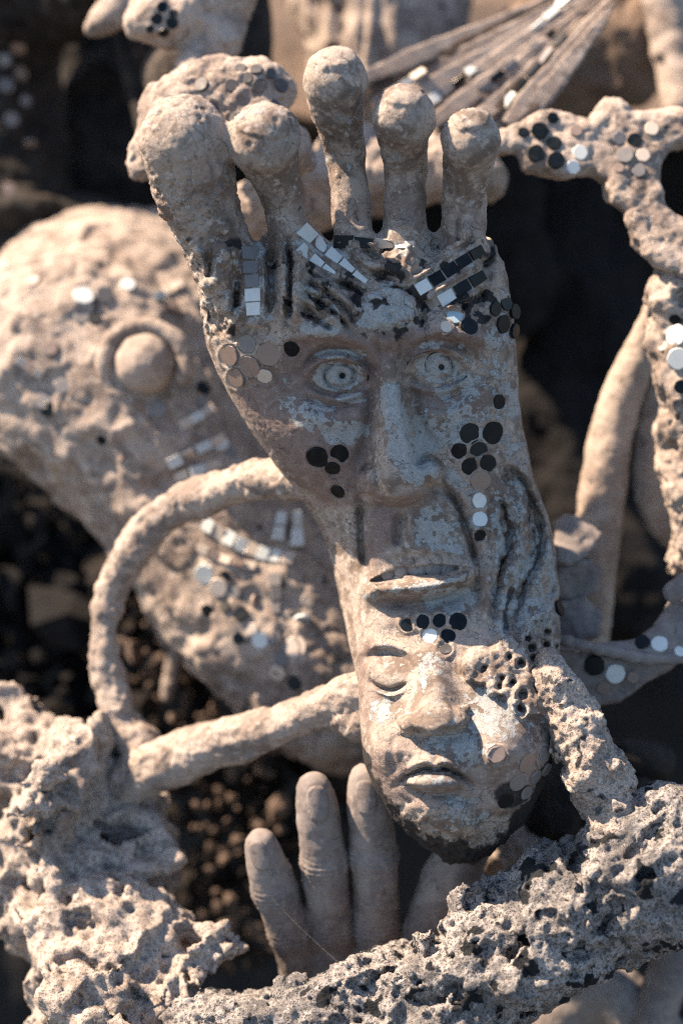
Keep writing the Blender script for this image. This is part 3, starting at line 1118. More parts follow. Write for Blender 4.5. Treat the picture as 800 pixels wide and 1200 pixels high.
# cut skin edges: a ledge on top of three toe pads
for (cx, cy, cd, r) in ((314, 160, -60, 34), (390, 84, -40, 26), (470, 128, -50, 24), (548, 156, -50, 22)):
    q = np.sqrt((u_ - cx) ** 2 + ((v_ - cy) * 1.5) ** 2)
    disp += 2.6 * (1 - sstep(r - 3, r + 2, q + 7 * n_b)) * (v_ < cy + 30)
disp += sstep(935, 975, v_) * (2.2 * ch2 + 1.6 * n_b)
disp = disp * (1 - 0.85 * S2(BED))
V = (V + Nn * disp[:, None]).astype(F)
Nn = vnormals(V, Q)

# ---- colour masks
def mask(polys, soft, jitter=14):
    m = np.zeros(R.shape, F)
    for P in polys:
        w, s = R.poly(P, soft)
        m[w] = np.maximum(m[w], s)
    return m


def circles(cs):
    m = np.zeros(R.shape, F)
    for (a, b, ra, rb, s) in cs:
        w = R.win((a, b), (a, b), max(ra, rb) * 2)
        q = R.q(w, (a, b), (ra, rb), 0)
        m[w] = np.maximum(m[w], s * (1 - sstep(0.6, 1.3, q)))
    return m


white = np.maximum(
    mask([[(440, 450), (474, 448), (484, 500), (512, 540), (518, 562), (482, 578), (456, 562), (446, 520)],
          [(476, 592), (515, 582), (542, 620), (552, 655), (500, 652), (478, 640)], [(438, 686), (548, 668), (546, 684), (470, 700), (438, 700)],
          [(482, 455), (500, 490), (540, 520), (530, 500), (520, 480)]], 12),
    circles([(396, 441, 34, 22, 1.08), (513, 431, 34, 21, 1.08), (400, 416, 40, 8, 1), (414, 466, 26, 8, 1), (516, 406, 36, 7, 1), (530, 460, 30, 8, 1),
             (366, 486, 34, 24, .95), (406, 508, 36, 18, 1), (340, 464, 20, 30, .85), (378, 386, 34, 14, 1), (452, 366, 42, 32, 1), (556, 470, 52, 80, .88), (566, 430, 44, 40, .85),
             (592, 420, 30, 70, .8), (600, 640, 50, 90, .66), (526, 704, 46, 22, .85), (560, 850, 44, 56, .9), (530, 872, 40, 24, .9), (545, 946, 44, 26, .85), (505, 800, 22, 46, .85), (450, 845, 24, 34, .85),
             (455, 778, 26, 12, .6), (460, 813, 26, 4, .9), (508, 910, 30, 8, .75), (596, 850, 46, 40, .8), (625, 770, 40, 40, .45), (296, 320, 30, 40, .6), (460, 620, 12, 26, .5), (500, 320, 50, 18, .5),
             (345, 360, 10, 24, .6), (520, 620, 40, 40, .8), (545, 590, 40, 60, .8), (612, 480, 30, 90, .85), (440, 700, 20, 8, .8), (560, 560, 30, 40, .55), (420, 640, 14, 40, .45), (360, 560, 40, 24, .4), (504, 500, 26, 40, .95), (318, 390, 14, 10, .55), (570, 330, 30, 40, .5)]))
brown = np.maximum(mask([[(340, 395), (440, 388), (560, 385), (592, 400), (560, 412), (470, 420), (440, 440), (432, 560), (420, 590), (380, 590), (330, 545), (282, 480), (270, 455), (320, 440)],
                         [(427, 560), (455, 585), (510, 570), (515, 590), (440, 600)], [(428, 590), (468, 595), (462, 640), (440, 660), (430, 670)],
                         [(520, 560), (548, 590), (560, 640), (550, 610), (530, 580)], [(440, 700), (560, 690), (555, 712), (450, 716)],
                         [(480, 450), (540, 465), (552, 455), (548, 480), (500, 490)]], 9),
                   circles([(430, 800, 14, 60, .6), (455, 900, 22, 50, .7), (480, 925, 50, 10, .7), (540, 925, 40, 26, .5), (500, 870, 40, 8, .5), (600, 905, 40, 40, .5), (505, 935, 40, 12, .6)]))
black = np.zeros(R.shape, F)
chin = np.interp(R.U, [425, 440, 470, 510, 550, 590, 620, 650, 665], [866, 914, 955, 979, 984, 968, 934, 880, 850])
black = np.maximum(black, sstep(-26, 22, R.Vv - chin + 16 * NB + 10 * NA) * (R.Vv > 800) * 0.8)
black = np.maximum(black, (op * 0.35).astype(F))
black = np.maximum(black, circles([(401, 440, 4, 4, 1), (517, 430, 4, 4, 1), (600, 930, 30, 22, .62), (590, 640, 10, 60, .35), (600, 730, 40, 30, .42), (372, 330, 30, 20, .5), (410, 320, 30, 30, .5), (470, 395, 20, 8, .5), (330, 340, 10, 50, .4)]))
brk = sstep(0.05, 0.5, -RD) * BARK
black = np.maximum(black, (brk * 0.85).astype(F))
cr2 = crown * sstep(0.05, 0.6, -NB)
black = np.maximum(black, (cr2 * 0.68).astype(F))
for (ex, ey, ix) in ((394, 443, 398), (512, 433, 514)):
    th = np.arctan2(R.Vv - ey + 4, R.U - ix)
    qq = np.sqrt(((R.U - ix) / 17) ** 2 + ((R.Vv - ey + 4) / 15.5) ** 2) / (1 + .07 * np.sin(2 * th + ix))
    black = np.maximum(black, ((0.56 + 0.3 * NB) * np.exp(-((qq - 1) / 0.10) ** 2)).astype(F))
    qq = np.sqrt(((R.U - ex) / 37) ** 2 + ((R.Vv - ey) / 21) ** 2)
    black = np.maximum(black, ((0.42 + 0.4 * NB) * np.exp(-((qq - 1) / 0.07) ** 2)).astype(F))
spot = n2(26, 4, 191) + 0.5 * NC
black = np.maximum(black, ((1 - sstep(255, 280, R.Vv)) * sstep(0.4, 0.7, spot) * 0.42).astype(F))
white = np.maximum(white, ((1 - sstep(255, 290, R.Vv)) * sstep(0.1, 0.5, n2(48, 4, 195)) * 0.7).astype(F))
white = np.maximum(white, (crown * sstep(0.0, 0.5, NB + 0.3 * NC) * 0.85).astype(F))
white = np.maximum(white, (BARK * sstep(-0.1, 0.4, RD) * 0.9).astype(F))
toeb = (1 - sstep(262, 285, R.Vv)) * sstep(185, 235, R.Vv + 25 * NA)
black = np.maximum(black, (toeb * sstep(0.15, 0.6, NB + 0.4 * NA) * 0.5).astype(F))
brown = np.maximum(brown, (toeb * sstep(-0.1, 0.4, NA - 0.3 * NB) * 0.75).astype(F))
face_dirt = sstep(0.25, 0.6, n2(30, 5, 171)) * sstep(385, 400, R.Vv) * (1 - sstep(700, 730, R.Vv))
black = np.maximum(black, (face_dirt * 0.42).astype(F))
fr = np.clip(-Nn[:, 1] * 2 + 0.4, 0, 1)
bb = S2(black)
att = {'white': S2(np.clip(white * np.clip(0.97 + 0.32 * NB + 0.22 * NC + 0.2 * NA, 0.1, 1.25), 0, 1.2)) * 0.52 * fr, 'brown': S2(np.clip(brown + 0.25 * brown * NB, 0, 1)) * fr, 'black': np.where(v_ > 840, bb, bb * fr)}

foot = thing('foot_sculpture', 'large clay foot standing toes up, two carved faces on its sole, set with mirror discs', 'sculpture', (520, 20, 1004))

# ---- cut the one skin into named parts
fc = V[Q].mean(1)
fn = Nn[Q].mean(1)
reg = np.zeros(len(Q), int)
fu, fd, fv = fc[:, 0], fc[:, 1], fc[:, 2]
best = np.full(len(Q), 1e9)
who = np.zeros(len(Q), int)
for i, ch in enumerate(TOES):
    t = np.full(len(Q), 1e9)
    for p0, p1 in zip(ch[:-1], ch[1:]):
        t = np.minimum(t, capsule(fc, p0[:3], p1[:3], p0[3], p1[3]))
    who = np.where(t < best, i, who)
    best = np.minimum(best, t)
jit = fbm(fc, 20, 2, 77) * 5
reg = np.where(fv + jit < 272, 1 + who, reg)


def inpoly(P):
    P = np.array(P, float)
    ins = np.zeros(len(fu), bool)
    for i in range(len(P)):
        a, b = P[i], P[(i + 1) % len(P)]
        ins ^= ((a[1] > fv) != (b[1] > fv)) & (fu < (b[0] - a[0]) * (fv - a[1]) / (b[1] - a[1] + 1e-9) + a[0])
    return ins & (fn[:, 1] < 0.05) & (fd < 40)


PARTS = [
    (10, [(322, 384), (405, 376), (500, 376), (590, 392), (596, 450), (592, 530), (570, 560), (566, 640), (570, 700), (548, 716), (470, 722), (428, 716), (412, 660), (408, 590), (350, 560), (318, 480)]),
    (11, [(446, 424), (462, 424), (476, 460), (492, 520), (518, 548), (516, 572), (492, 594), (436, 594), (420, 574), (424, 550), (440, 530), (444, 470)]),
    (12, [(350, 445), (362, 424), (394, 412), (424, 420), (438, 446), (424, 466), (396, 476), (364, 466)]),
    (13, [(468, 435), (480, 414), (512, 403), (542, 412), (556, 434), (542, 456), (514, 467), (482, 457)]),
    (14, [(430, 672), (455, 644), (500, 638), (546, 648), (556, 664), (548, 684), (515, 696), (440, 706), (430, 694)]),
    (20, [(424, 752), (450, 746), (520, 768), (545, 800), (585, 815), (615, 846), (640, 860), (640, 900), (610, 950), (570, 985), (520, 985), (470, 955), (440, 915), (430, 850)]),
    (21, [(492, 764), (516, 764), (526, 800), (548, 838), (544, 858), (500, 866), (468, 858), (468, 838), (488, 800)]),
    (22, [(428, 798), (440, 776), (460, 768), (482, 778), (488, 800), (466, 818), (440, 816)]),
    (23, [(466, 906), (490, 884), (508, 888), (528, 884), (552, 908), (540, 920), (508, 926), (476, 920)]),
    (30, [(545, 795), (558, 757), (590, 741), (612, 741), (626, 719), (652, 712), (668, 760), (668, 850), (634, 848), (596, 832), (586, 814)])]
for k, P in PARTS:
    reg = np.where(inpoly(P), k, reg)
# the sole leans towards the viewer at the toes: taper the piece so its proportions hold
ws = 1 + np.interp(V[:, 2], YV, np.convolve(np.pad(YF, 1, 'edge'), [.25, .5, .25], 'valid')) / D
V = np.stack([400 + (V[:, 0] - 400) * ws, V[:, 1], 600 + (V[:, 2] - 600) * ws], 1).astype(F)
Nn = vnormals(V, Q)
W_N = nworld(Nn)


def part(k, name, parent, label=None):
    us, q = sub(V, Q, reg == k)
    return put(name, V[us], q, M['foot'], parent, {a: b[us] for a, b in att.items()}, W_N[us], label)


part(0, 'sole', foot)
TL = ['broad big toe with torn skin on its side', 'toe with a cut ledge across its pad', 'tallest toe with a thin flap on its tip', 'toe with a round knob pad', 'smallest toe with a blunt pad']
for i in range(5):
    part(1 + i, 'toe', foot, TL[i])
f1 = part(10, 'face', foot, 'large staring face with long nose and parted lips')
part(11, 'nose', f1)
part(12, 'eye', f1)
part(13, 'eye', f1)
part(14, 'mouth', f1)
f2 = part(20, 'face', foot, 'small sleeping face on the heel with a dark chin')
part(21, 'nose', f2)
part(22, 'eye', f2, 'closed eye')
part(23, 'mouth', f2)
part(30, 'perforated_plate', foot, 'rough plate pierced with small round holes')
FR = Front(V, 2.5)
for (a, b, r, mt) in FD:
    put_disc(foot, FR, a, b, r * 1.05, mt, lift=0.02)
# teeth behind the parted lips
for (tx, ty, tw) in ((455, 671, 18), (471, 668, 20), (489, 666, 24), (508, 665, 22), (525, 665, 19), (540, 665, 15)):
    Pm = FR.frame(tx, 646, 4)[0][1] + 12
    a = np.linspace(0, np.pi * 2, 13)[:-1]
    rows = []
    for zz, sc in ((-9, .7), (-5, .95), (0, 1), (5, .92), (9, .6)):
        rows.append(np.stack([tx + tw / 2 * sc * np.cos(a), Pm + 3.5 * sc * np.sin(a), np.full(12, ty + zz)], 1))
    TV = np.concatenate(rows)
    TQ = np.array([(r * 12 + i, r * 12 + (i + 1) % 12, (r + 1) * 12 + (i + 1) % 12, (r + 1) * 12 + i) for r in range(4) for i in range(12)])
    put('tooth', TV, TQ[:, ::-1], M['tooth'], f1)
W_, K_, C_, G_, T_ = 't_white', 't_dark', 't_cream', 't_grey', 't_tan'
strip(foot, FR, (293, 288), (297, 370), 20, 17, [G_, G_, G_, W_, W_])
strip(foot, FR, (353, 267), (430, 331), 19, 5, [W_, W_, W_, W_, W_])
strip(foot, FR, (351, 290), (393, 321), 15, 4, [W_, W_, W_])
strip(foot, FR, (390, 283), (486, 287), 15, 8, [K_, K_, C_, C_])
strip(foot, FR, (488, 341), (567, 291), 15, 12, [W_, K_, K_, K_, K_])
strip(foot, FR, (514, 354), (569, 321), 15, 12, [W_, K_, K_])

# ================================================================== the place around it
def deep(d):
    """things behind the foot stand well back from it"""
    return d + max(0.0, d - 60) * 0.55


def lump(chains=(), ells=(), k=12, h=3.5, pre=None, disp=None, pad=30, L=1.4, clip=None, raw=False):
    """smooth union of tapered limbs (px, py, depth, radius) and ellipsoids, roughened; authored-space mesh"""
    seg, ell, lo, hi = [], [], [], []
    if not raw:
        chains = [[(a, b, deep(d), r) for (a, b, d, r) in ch] for ch in chains]
        ells = [(a, b, deep(d), *r) for (a, b, d, *r) in ells]
    for ch in chains:
        P = [(*at(a, b, d), r * (1 + d / D)) for (a, b, d, r) in ch]
        P = curve(P, 3) if len(P) > 2 else np.array(P)
        for a, b in zip(P[:-1], P[1:]):
            seg.append((a[:3], b[:3], a[3], b[3]))
        lo.append((P[:, :3] - P[:, 3:]).min(0))
        hi.append((P[:, :3] + P[:, 3:]).max(0))
    for (a, b, d, ru, rd, rv) in ells:
        s = 1 + d / D
        c, r = np.array(at(a, b, d)), np.array((ru * s, rd * s, rv * s))
        ell.append((c, r))
        lo.append(c - r)
        hi.append(c + r)
    lo, hi = np.min(lo, 0) - pad, np.max(hi, 0) + pad
    if clip:
        lo, hi = np.maximum(lo, clip[0]), np.minimum(hi, clip[1])

    def fn(p):
        f = None
        for a, b, ra, rb in seg:
            e = capsule(p, a, b, ra, rb)
            f = e if f is None else smin(f, e, k)
        for c, r in ell:
            e = ellipsoid(p, c, r)
            f = e if f is None else smin(f, e, k)
        if pre is not None:
            near = np.abs(f) < pad * 1.5
            if near.any():
                f = f.copy()
                f[near] -= pre(p[near])
        return f.astype(F)
    Vv, Qq = sdf_mesh(fn, lo, hi, h, 6, L)
    if disp is not None:
        Nv = vnormals(Vv, Qq)
        Vv = (Vv + Nv * disp(Vv)[:, None]).astype(F)
    return Vv, Qq


def rugged(amp, sc, seed):
    return lambda p: amp * fbm(p, sc, 4, seed)


def coral_pre(seed, s=1.0, a=1.0):
    def f(p):
        wv = np.stack([fbm(p, 46 * s, 2, seed + 30 + i) for i in range(3)], 1)
        q = p + F(22 * s) * wv
        w = worley(q * F([1, 1, 1.25]), 66 * s, seed)
        w2 = worley(q, 31 * s, seed + 1)
        return a * (30 * fbm(p, 130 * s, 2, seed) + 20 * ridged(q, 74 * s, 2, seed + 5) - 27 * (1 - sstep(0.12, 0.46, w)) - 9 * (1 - sstep(0.1, 0.36, w2)) + 3 * fbm(p, 24 * s, 2, seed + 9) - 4)
    return f


def coral_disp(seed, s=1.0):
    """knobs, sharp-lipped pores of two sizes and broken flakes"""
    def f(p):
        q = p + F(5 * s) * np.stack([perlin(p, 14 * s, seed + 40 + i) for i in range(3)], 1)
        w = worley(q, 22 * s, seed + 3)
        w1 = worley(q, 11 * s, seed + 8)
        g = sstep(-0.25, 0.25, fbm(p, 80 * s, 2, seed + 4))
        return s * (2.0 * fbm(p, 12 * s, 3, seed + 2) - 7.5 * g * (1 - sstep(0.2, 0.34, w)) - 3.2 * g * (1 - sstep(0.22, 0.36, w1)) + 3.2 * chips(p, 24 * s, seed + 6) + 1.4 * ridged(p, 9 * s, 2, seed + 7))
    return f


def dark_spots(V, sc, seed, lo=0.15, hi=0.55, amt=0.8):
    return {'dark': amt * sstep(lo, hi, fbm(V, sc, 4, seed))}


def slab(poly, d, thick, rnd, h, pre=None, disp=None, tilt=0.0):
    """a cast plate with the given outline (pixels), real thickness and rounded rim; tilt moves its top away"""
    d = deep(d)
    P = np.array([at(x, y, d) for x, y in poly])[:, [0, 2]]
    lo, hi = P.min(0), P.max(0)
    cv = P[:, 1].mean()

    def fn(p):
        x, y = p[:, 0], p[:, 2]
        ins = np.zeros(len(x), bool)
        best = np.full(len(x), 1e9, F)
        for i in range(len(P)):
            a, b = P[i], P[(i + 1) % len(P)]
            ins ^= ((a[1] > y) != (b[1] > y)) & (x < (b[0] - a[0]) * (y - a[1]) / (b[1] - a[1] + 1e-9) + a[0])
            ba = b - a
            t = np.clip(((x - a[0]) * ba[0] + (y - a[1]) * ba[1]) / max(ba @ ba, 1e-6), 0, 1)
            best = np.minimum(best, (x - a[0] - t * ba[0]) ** 2 + (y - a[1] - t * ba[1]) ** 2)
        q = np.stack([np.sqrt(best) * np.where(ins, -1, 1) + rnd, np.abs(p[:, 1] - d + tilt * (y - cv)) - thick / 2 + rnd], 1)
        f = np.minimum(q.max(1), 0) + np.sqrt((np.maximum(q, 0) ** 2).sum(1)) - rnd
        if pre is not None:
            f = f - pre(p)
        return f.astype(F)
    e = thick / 2 + abs(tilt) * (hi[1] - lo[1]) / 2 + 24
    V, Q = sdf_mesh(fn, (lo[0] - 24, d - e, lo[1] - 24), (hi[0] + 24, d + e, hi[1] + 24), h, 6, 1.5)
    if disp is not None:
        V = (V + vnormals(V, Q) * disp(V)[:, None]).astype(F)
    return V, Q


# ---- ground, earth bank and the dark hollow under it
def sheet():
    pu = np.arange(-520, 1330, 11.0)
    pv = np.concatenate([np.arange(-700, 60, 14.0), np.arange(60, 200, 5.0), np.arange(200, 1700, 13.0)])
    A, B = np.meshgrid(pu, pv, indexing='ij')
    P0 = np.stack([A.ravel(), np.zeros(A.size), B.ravel()], 1)
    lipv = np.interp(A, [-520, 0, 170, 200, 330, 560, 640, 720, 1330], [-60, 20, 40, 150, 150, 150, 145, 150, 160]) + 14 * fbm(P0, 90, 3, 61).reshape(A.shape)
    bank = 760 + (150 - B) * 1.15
    hollow = 1180 + np.clip(B - 300, 0, 1300) * 0.2  # recedes downward, shaped to stay out of the sun
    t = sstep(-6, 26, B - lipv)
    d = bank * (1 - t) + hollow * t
    d += 26 * fbm(P0, 130, 4, 63).reshape(A.shape) + 16 * t * fbm(P0, 40, 3, 65).reshape(A.shape)
    s = 1 + d / D
    V = np.stack([(A - 400) * s + 400, d, (B - 600) * s + 600], -1).reshape(-1, 3)
    nv = len(pv)
    i, j = np.meshgrid(np.arange(len(pu) - 1), np.arange(nv - 1), indexing='ij')
    a = (i * nv + j).ravel()
    Q = np.stack([a, a + 1, a + nv + 1, a + nv], 1)
    hollow_shade = sstep(0.35, 0.8, t).ravel()  # where the hollow gets its painted shade
    return V, Q, hollow_shade


def bank_mat():
    m, t, b = nodes('bank_earth')
    co = coords(t)
    n1 = noise_node(t, co, 30, 7, 0.65)
    n2 = noise_node(t, co, 160, 6, 0.7)
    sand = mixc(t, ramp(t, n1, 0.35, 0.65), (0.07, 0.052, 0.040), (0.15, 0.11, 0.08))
    hollow_shade = mixc(t, ramp(t, n2, 0.4, 0.7), (0.002, 0.002, 0.002), (0.009, 0.008, 0.007))  # shade of the hollow put into its colour, close to black
    t.links.new(mixc(t, attr(t, 'hollow_shade'), sand, hollow_shade), b.inputs['Base Color'])
    b.inputs['Roughness'].default_value = 0.95
    bump(t, b, n2, 0.8, 0.003)
    return m


V, Q, hollow_shade = sheet()
bank = put('earth_bank', V, Q[:, ::-1] if False else Q, bank_mat(), None, {'hollow_shade': hollow_shade})
bank['kind'] = 'structure'
gv = np.array([(-30, -30, 0), (30, -30, 0), (30, 30, 0), (-30, 30, 0)], float)
gme = mesh_data('ground', gv, np.array([(0, 1, 2, 3)]))
gme.materials.append(M['sand'])
gnd = link(bpy.data.objects.new('ground', gme))
gnd.location = (0, 0, -0.35)
gnd['kind'] = 'structure'

# ---- coral rock crossing below the heel
V, Q = lump([[(60, 1275, 60, 60), (200, 1255, 40, 66), (340, 1232, 24, 74), (470, 1200, 6, 70), (560, 1150, -12, 68), (640, 1092, -28, 70), (720, 1042, -34, 74), (830, 1002, -34, 80), (930, 960, -30, 84)]],
            [(585, 1064, -20, 34, 34, 26), (345, 1160, 10, 26, 30, 26), (440, 1165, 5, 24, 30, 20), (700, 988, -40, 30, 30, 20)],
            k=20, h=2.6, pre=coral_pre(5, 0.95, 0.9), disp=coral_disp(5, 0.9), pad=40, clip=((-40, -150, 800), (880, 260, 1330)))
put('coral_rock', V, Q, M['grey_coral'], None, dark_spots(V, 30, 90, 0.2, 0.6, 0.75), origin=at(500, 1250, 60))
tag(bpy.context.scene.objects['coral_rock'], 'rugged grey pitted coral rock running under the foot, below the hand', 'rock')

# ---- pale coral branch that ties the foot to that rock
V, Q = lump([[(640, 776, -24, 15), (652, 806, -34, 23), (674, 852, -40, 29), (692, 898, -44, 33), (710, 940, -42, 26), (728, 976, -52, 24), (745, 1010, -60, 28)]], k=10, h=1.9,
            pre=lambda p: 10 * fbm(p, 46, 2, 71) + 6 * ridged(p, 30, 2, 72) - 2, disp=lambda p: 2.6 * chips(p, 22, 74) + 1.6 * chips(p, 10, 75) + 1.0 * fbm(p, 7, 3, 76), pad=20)
b = put('coral_branch', V, Q, M['coral'], None, dark_spots(V, 18, 92, 0.3, 0.7, 0.6), origin=at(735, 990, 26))
tag(b, 'pale knobbly coral branch joining the heel of the foot to the grey rock', 'coral branch')

# ---- big bleached coral mass, lower left
V, Q = lump([[(-60, 900, 200, 75), (30, 915, 190, 66), (110, 945, 180, 58), (165, 985, 165, 36)],
             [(50, 1000, 170, 74), (110, 1080, 130, 76), (150, 1170, 80, 84), (160, 1270, 60, 100)],
             [(150, 1080, 110, 60), (205, 1110, 90, 44), (238, 1128, 84, 22)], [(40, 900, 180, 26), (24, 850, 186, 22), (14, 826, 188, 12)], [(80, 920, 170, 26), (112, 884, 168, 20), (120, 862, 166, 12)],
             [(150, 950, 165, 26), (178, 902, 165, 20)], [(40, 960, 120, 24), (78, 935, 104, 22), (96, 905, 110, 14)], [(120, 1010, 130, 26), (168, 1020, 120, 22), (196, 1000, 124, 14)], [(60, 1080, 110, 30), (20, 1100, 116, 20)]],
            [(30, 858, 185, 26, 26, 34), (120, 890, 170, 30, 30, 26), (180, 905, 165, 26, 26, 22), (70, 940, 120, 26, 20, 30)],
            k=14, h=4.0, pre=coral_pre(15, 1.3, 1.5), disp=coral_disp(15, 1.35), pad=56, clip=((-140, -80, 780), (330, 420, 1350)))
b = put('coral_mass', V, Q, M['coral'], None, dark_spots(V, 46, 93, 0.3, 0.7, 0.5), origin=at(120, 1260, 80))
tag(b, 'broad bleached coral mass full of hollows, where the bent clay strut ends', 'coral')

# ---- clay loop and strut
clayd = lambda seed, a=1.0: (lambda p: a * (3.0 * fbm(p, 55, 2, seed) + 1.1 * chips(p, 24, seed + 3) + 0.7 * fbm(p, 9, 3, seed + 4)))
V, Q = lump([[(356, 562, 70, 24), (300, 563, 96, 20), (240, 580, 128, 23), (184, 612, 152, 19), (142, 668, 166, 20), (122, 735, 172, 15), (128, 800, 172, 17), (146, 850, 166, 19), (176, 896, 160, 28)]],
            k=8, h=2.4, pre=lambda p: 3.5 * fbm(p, 40, 2, 34), disp=lambda p: clayd(31)(p) + 1.8 * chips(p, 14, 33) + 1.2 * ridged(p, 30, 2, 32))
b = put('clay_loop', V, Q, M['bg_clay'], None, dark_spots(V, 30, 94, 0.5, 0.9, 0.4), origin=at(170, 890, 160))
tag(b, 'smooth arched clay loop like a cup handle beside the foot', 'clay loop')
V, Q = lump([[(132, 925, 160, 22), (170, 905, 150, 27), (225, 883, 134, 27), (290, 862, 112, 24), (345, 842, 92, 19), (385, 824, 74, 19), (432, 808, 48, 22)],
             [(372, 828, 80, 15), (400, 838, 72, 18), (430, 848, 52, 20)]],
            k=10, h=2.4, disp=lambda p: clayd(36, 1.1)(p) + 1.5 * chips(p, 14, 39) + 2.5 * ridged(p * F([.6, 1, 1.8]), 30, 2, 37))
b = put('clay_strut', V, Q, M['bg_clay'], None, dark_spots(V, 24, 95, 0.4, 0.8, 0.5), origin=at(150, 920, 155))
tag(b, 'bent clay strut reaching from the coral mass to the edge of the heel', 'clay strut')

# ---- encrusted body behind the foot, with its round boss
body = thing('encrusted_body', 'long clay body crusted with rough stucco and mirror bits behind the clay loop', 'sculpture', at(380, 860, 270))


def body_pre(p):
    return 9 * fbm(p, 90, 2, 81) + 5 * ridged(p, 60, 2, 83)


V, Q = lump([[(60, 410, 300, 112), (130, 455, 290, 112), (215, 575, 280, 96), (300, 710, 262, 88), (400, 820, 245, 80)], [(90, 360, 390, 104), (200, 390, 390, 112), (300, 520, 380, 100), (390, 650, 350, 96), (480, 760, 320, 90)]], k=46, h=4.6, pre=body_pre,
            disp=lambda p: 4.4 * chips(p, 50, 84, edge=0.09) + 1.8 * chips(p, 20, 85, edge=0.10) + 1.5 * fbm(p, 24, 3, 86), pad=36, clip=((-190, -50, 150), (680, 760, 1000)))
put('body', V, Q, M['bg_clay'], body, dark_spots(V, 34, 96, 0.35, 0.75, 0.55))
BF = Front(V, 4)
bp, bn = BF.frame(170, 425, 30)
bs = 1 + bp[1] / D
V2, Q2 = lump([], [(170, 425, bp[1] - 8, 37, 36, 38)], k=4, h=2.4, raw=True, disp=lambda p: 1.2 * fbm(p, 20, 3, 88) + 4 * np.exp(-(((p - np.array(at(172, 424, bp[1] - 26), F)) ** 2).sum(1)) / 90))
put('round_boss', V2, Q2, M['bg_pale'], body)
ring = [(170 + 48 * math.cos(a), 428 + 46 * math.sin(a), bp[1] - 16, 9.5 if a > math.pi * 0.9 else 5) for a in np.linspace(math.pi * 0.75, math.pi * 2.1, 12)]
V2, Q2 = lump([ring], k=4, h=2.4, raw=True, disp=clayd(44, 0.8))
put('boss_rim', V2, Q2, M['bg_clay'], body, dark_spots(V2, 30, 97, .6, 1))
for (a, b, r, m) in [(98, 347, 12, W_), (150, 334, 9, W_), (122, 346, 11, G_), (96, 372, 9, G_), (112, 374, 8, K_), (74, 452, 9, G_), (52, 470, 10, G_), (56, 480, 9, K_), (119, 516, 6, K_), (160, 480, 11, T_), (185, 480, 10, G_),
                     (238, 455, 9, K_), (236, 470, 8, G_), (258, 519, 10, W_), (270, 530, 8, G_), (140, 534, 8, T_), (38, 330, 10, T_), (60, 408, 9, T_), (205, 360, 10, T_),
                     (240, 672, 12, W_), (256, 688, 11, C_), (263, 676, 7, K_), (274, 694, 8, G_), (243, 715, 8, K_), (264, 711, 7, K_), (283, 720, 9, K_), (296, 738, 8, C_), (305, 750, 10, W_), (320, 747, 9, G_),
                     (347, 758, 13, C_), (330, 772, 10, G_), (326, 788, 10, C_), (354, 725, 10, W_), (279, 748, 7, K_), (360, 705, 8, G_), (345, 800, 9, K_), (300, 705, 9, T_), (318, 722, 8, T_)]:
    put_disc(body, BF, a, b, r, m, lift=0.22)
strip(body, BF, (197, 545), (262, 512), 13, 11, [W_, C_, W_, C_], lift=4)
strip(body, BF, (205, 560), (258, 543), 12, 12, [C_, W_, C_], lift=4)
strip(body, BF, (238, 612), (344, 656), 17, 15, [W_, C_, W_, W_, C_, W_, W_, C_], lift=4, bend=8)
strip(body, BF, (329, 600), (324, 634), 10, 13, [W_, W_], lift=4)
strip(body, BF, (346, 598), (347, 642), 10, 15, [W_, W_], lift=4)
strip(body, BF, (210, 500), (250, 478), 11, 11, [C_, W_, C_], lift=4)
strip(body, BF, (232, 640), (300, 664), 9, 9, [C_, T_, C_, T_, C_], lift=4, bend=5)
strip(body, BF, (180, 350), (214, 332), 10, 10, [W_, C_, C_], lift=4)
strip(body, BF, (20, 420), (50, 440), 10, 10, [C_, T_, C_], lift=4)
strip(body, BF, (322, 672), (324, 720), 16, 9, [G_, G_, G_], lift=4)

# ---- open hand rising behind the rock
hand = thing('hand_sculpture', 'grey cement hand with spread upright fingers rising behind the coral rock', 'hand', at(430, 1230, 130))
FING = [[(306, 990, 72, 19), (316, 1028, 80, 22), (332, 1070, 96, 23), (350, 1118, 120, 25), (366, 1190, 146, 30)],
        [(368, 924, 64, 20), (374, 965, 70, 24), (382, 1030, 86, 24), (388, 1090, 112, 25), (398, 1180, 142, 32)],
        [(430, 914, 66, 21), (434, 955, 72, 25), (440, 1030, 88, 25), (442, 1090, 112, 26), (440, 1180, 142, 34)],
        [(566, 935, 74, 25), (541, 1000, 80, 29), (516, 1056, 94, 30), (498, 1110, 116, 31), (480, 1190, 142, 38)]]


def hand_disp(p):
    o = 1.0 * fbm(p, 30, 3, 101) + 0.5 * fbm(p, 7, 2, 103)
    for ch, ks in zip(FING, ((0.24, .5), (0.3, .62), (0.3, .62), (0.34, .66))):
        A, B = np.array(at(*ch[0][:2], deep(ch[0][2]))), np.array(at(*ch[-1][:2], deep(ch[-1][2])))
        ax = (B - A) / np.linalg.norm(B - A)
        t = (p - A) @ ax
        per = np.linalg.norm((p - A) - t[:, None] * ax, axis=1)
        Ln = np.linalg.norm(B - A)
        for kk in ks:
            tt = t - kk * Ln
            w = np.exp(-(tt / 16) ** 2) * (per < 46)
            o = o + w * (2.2 + 1.9 * np.cos(tt * 0.95 + 2 * np.sin(per * 0.12)))
    return o


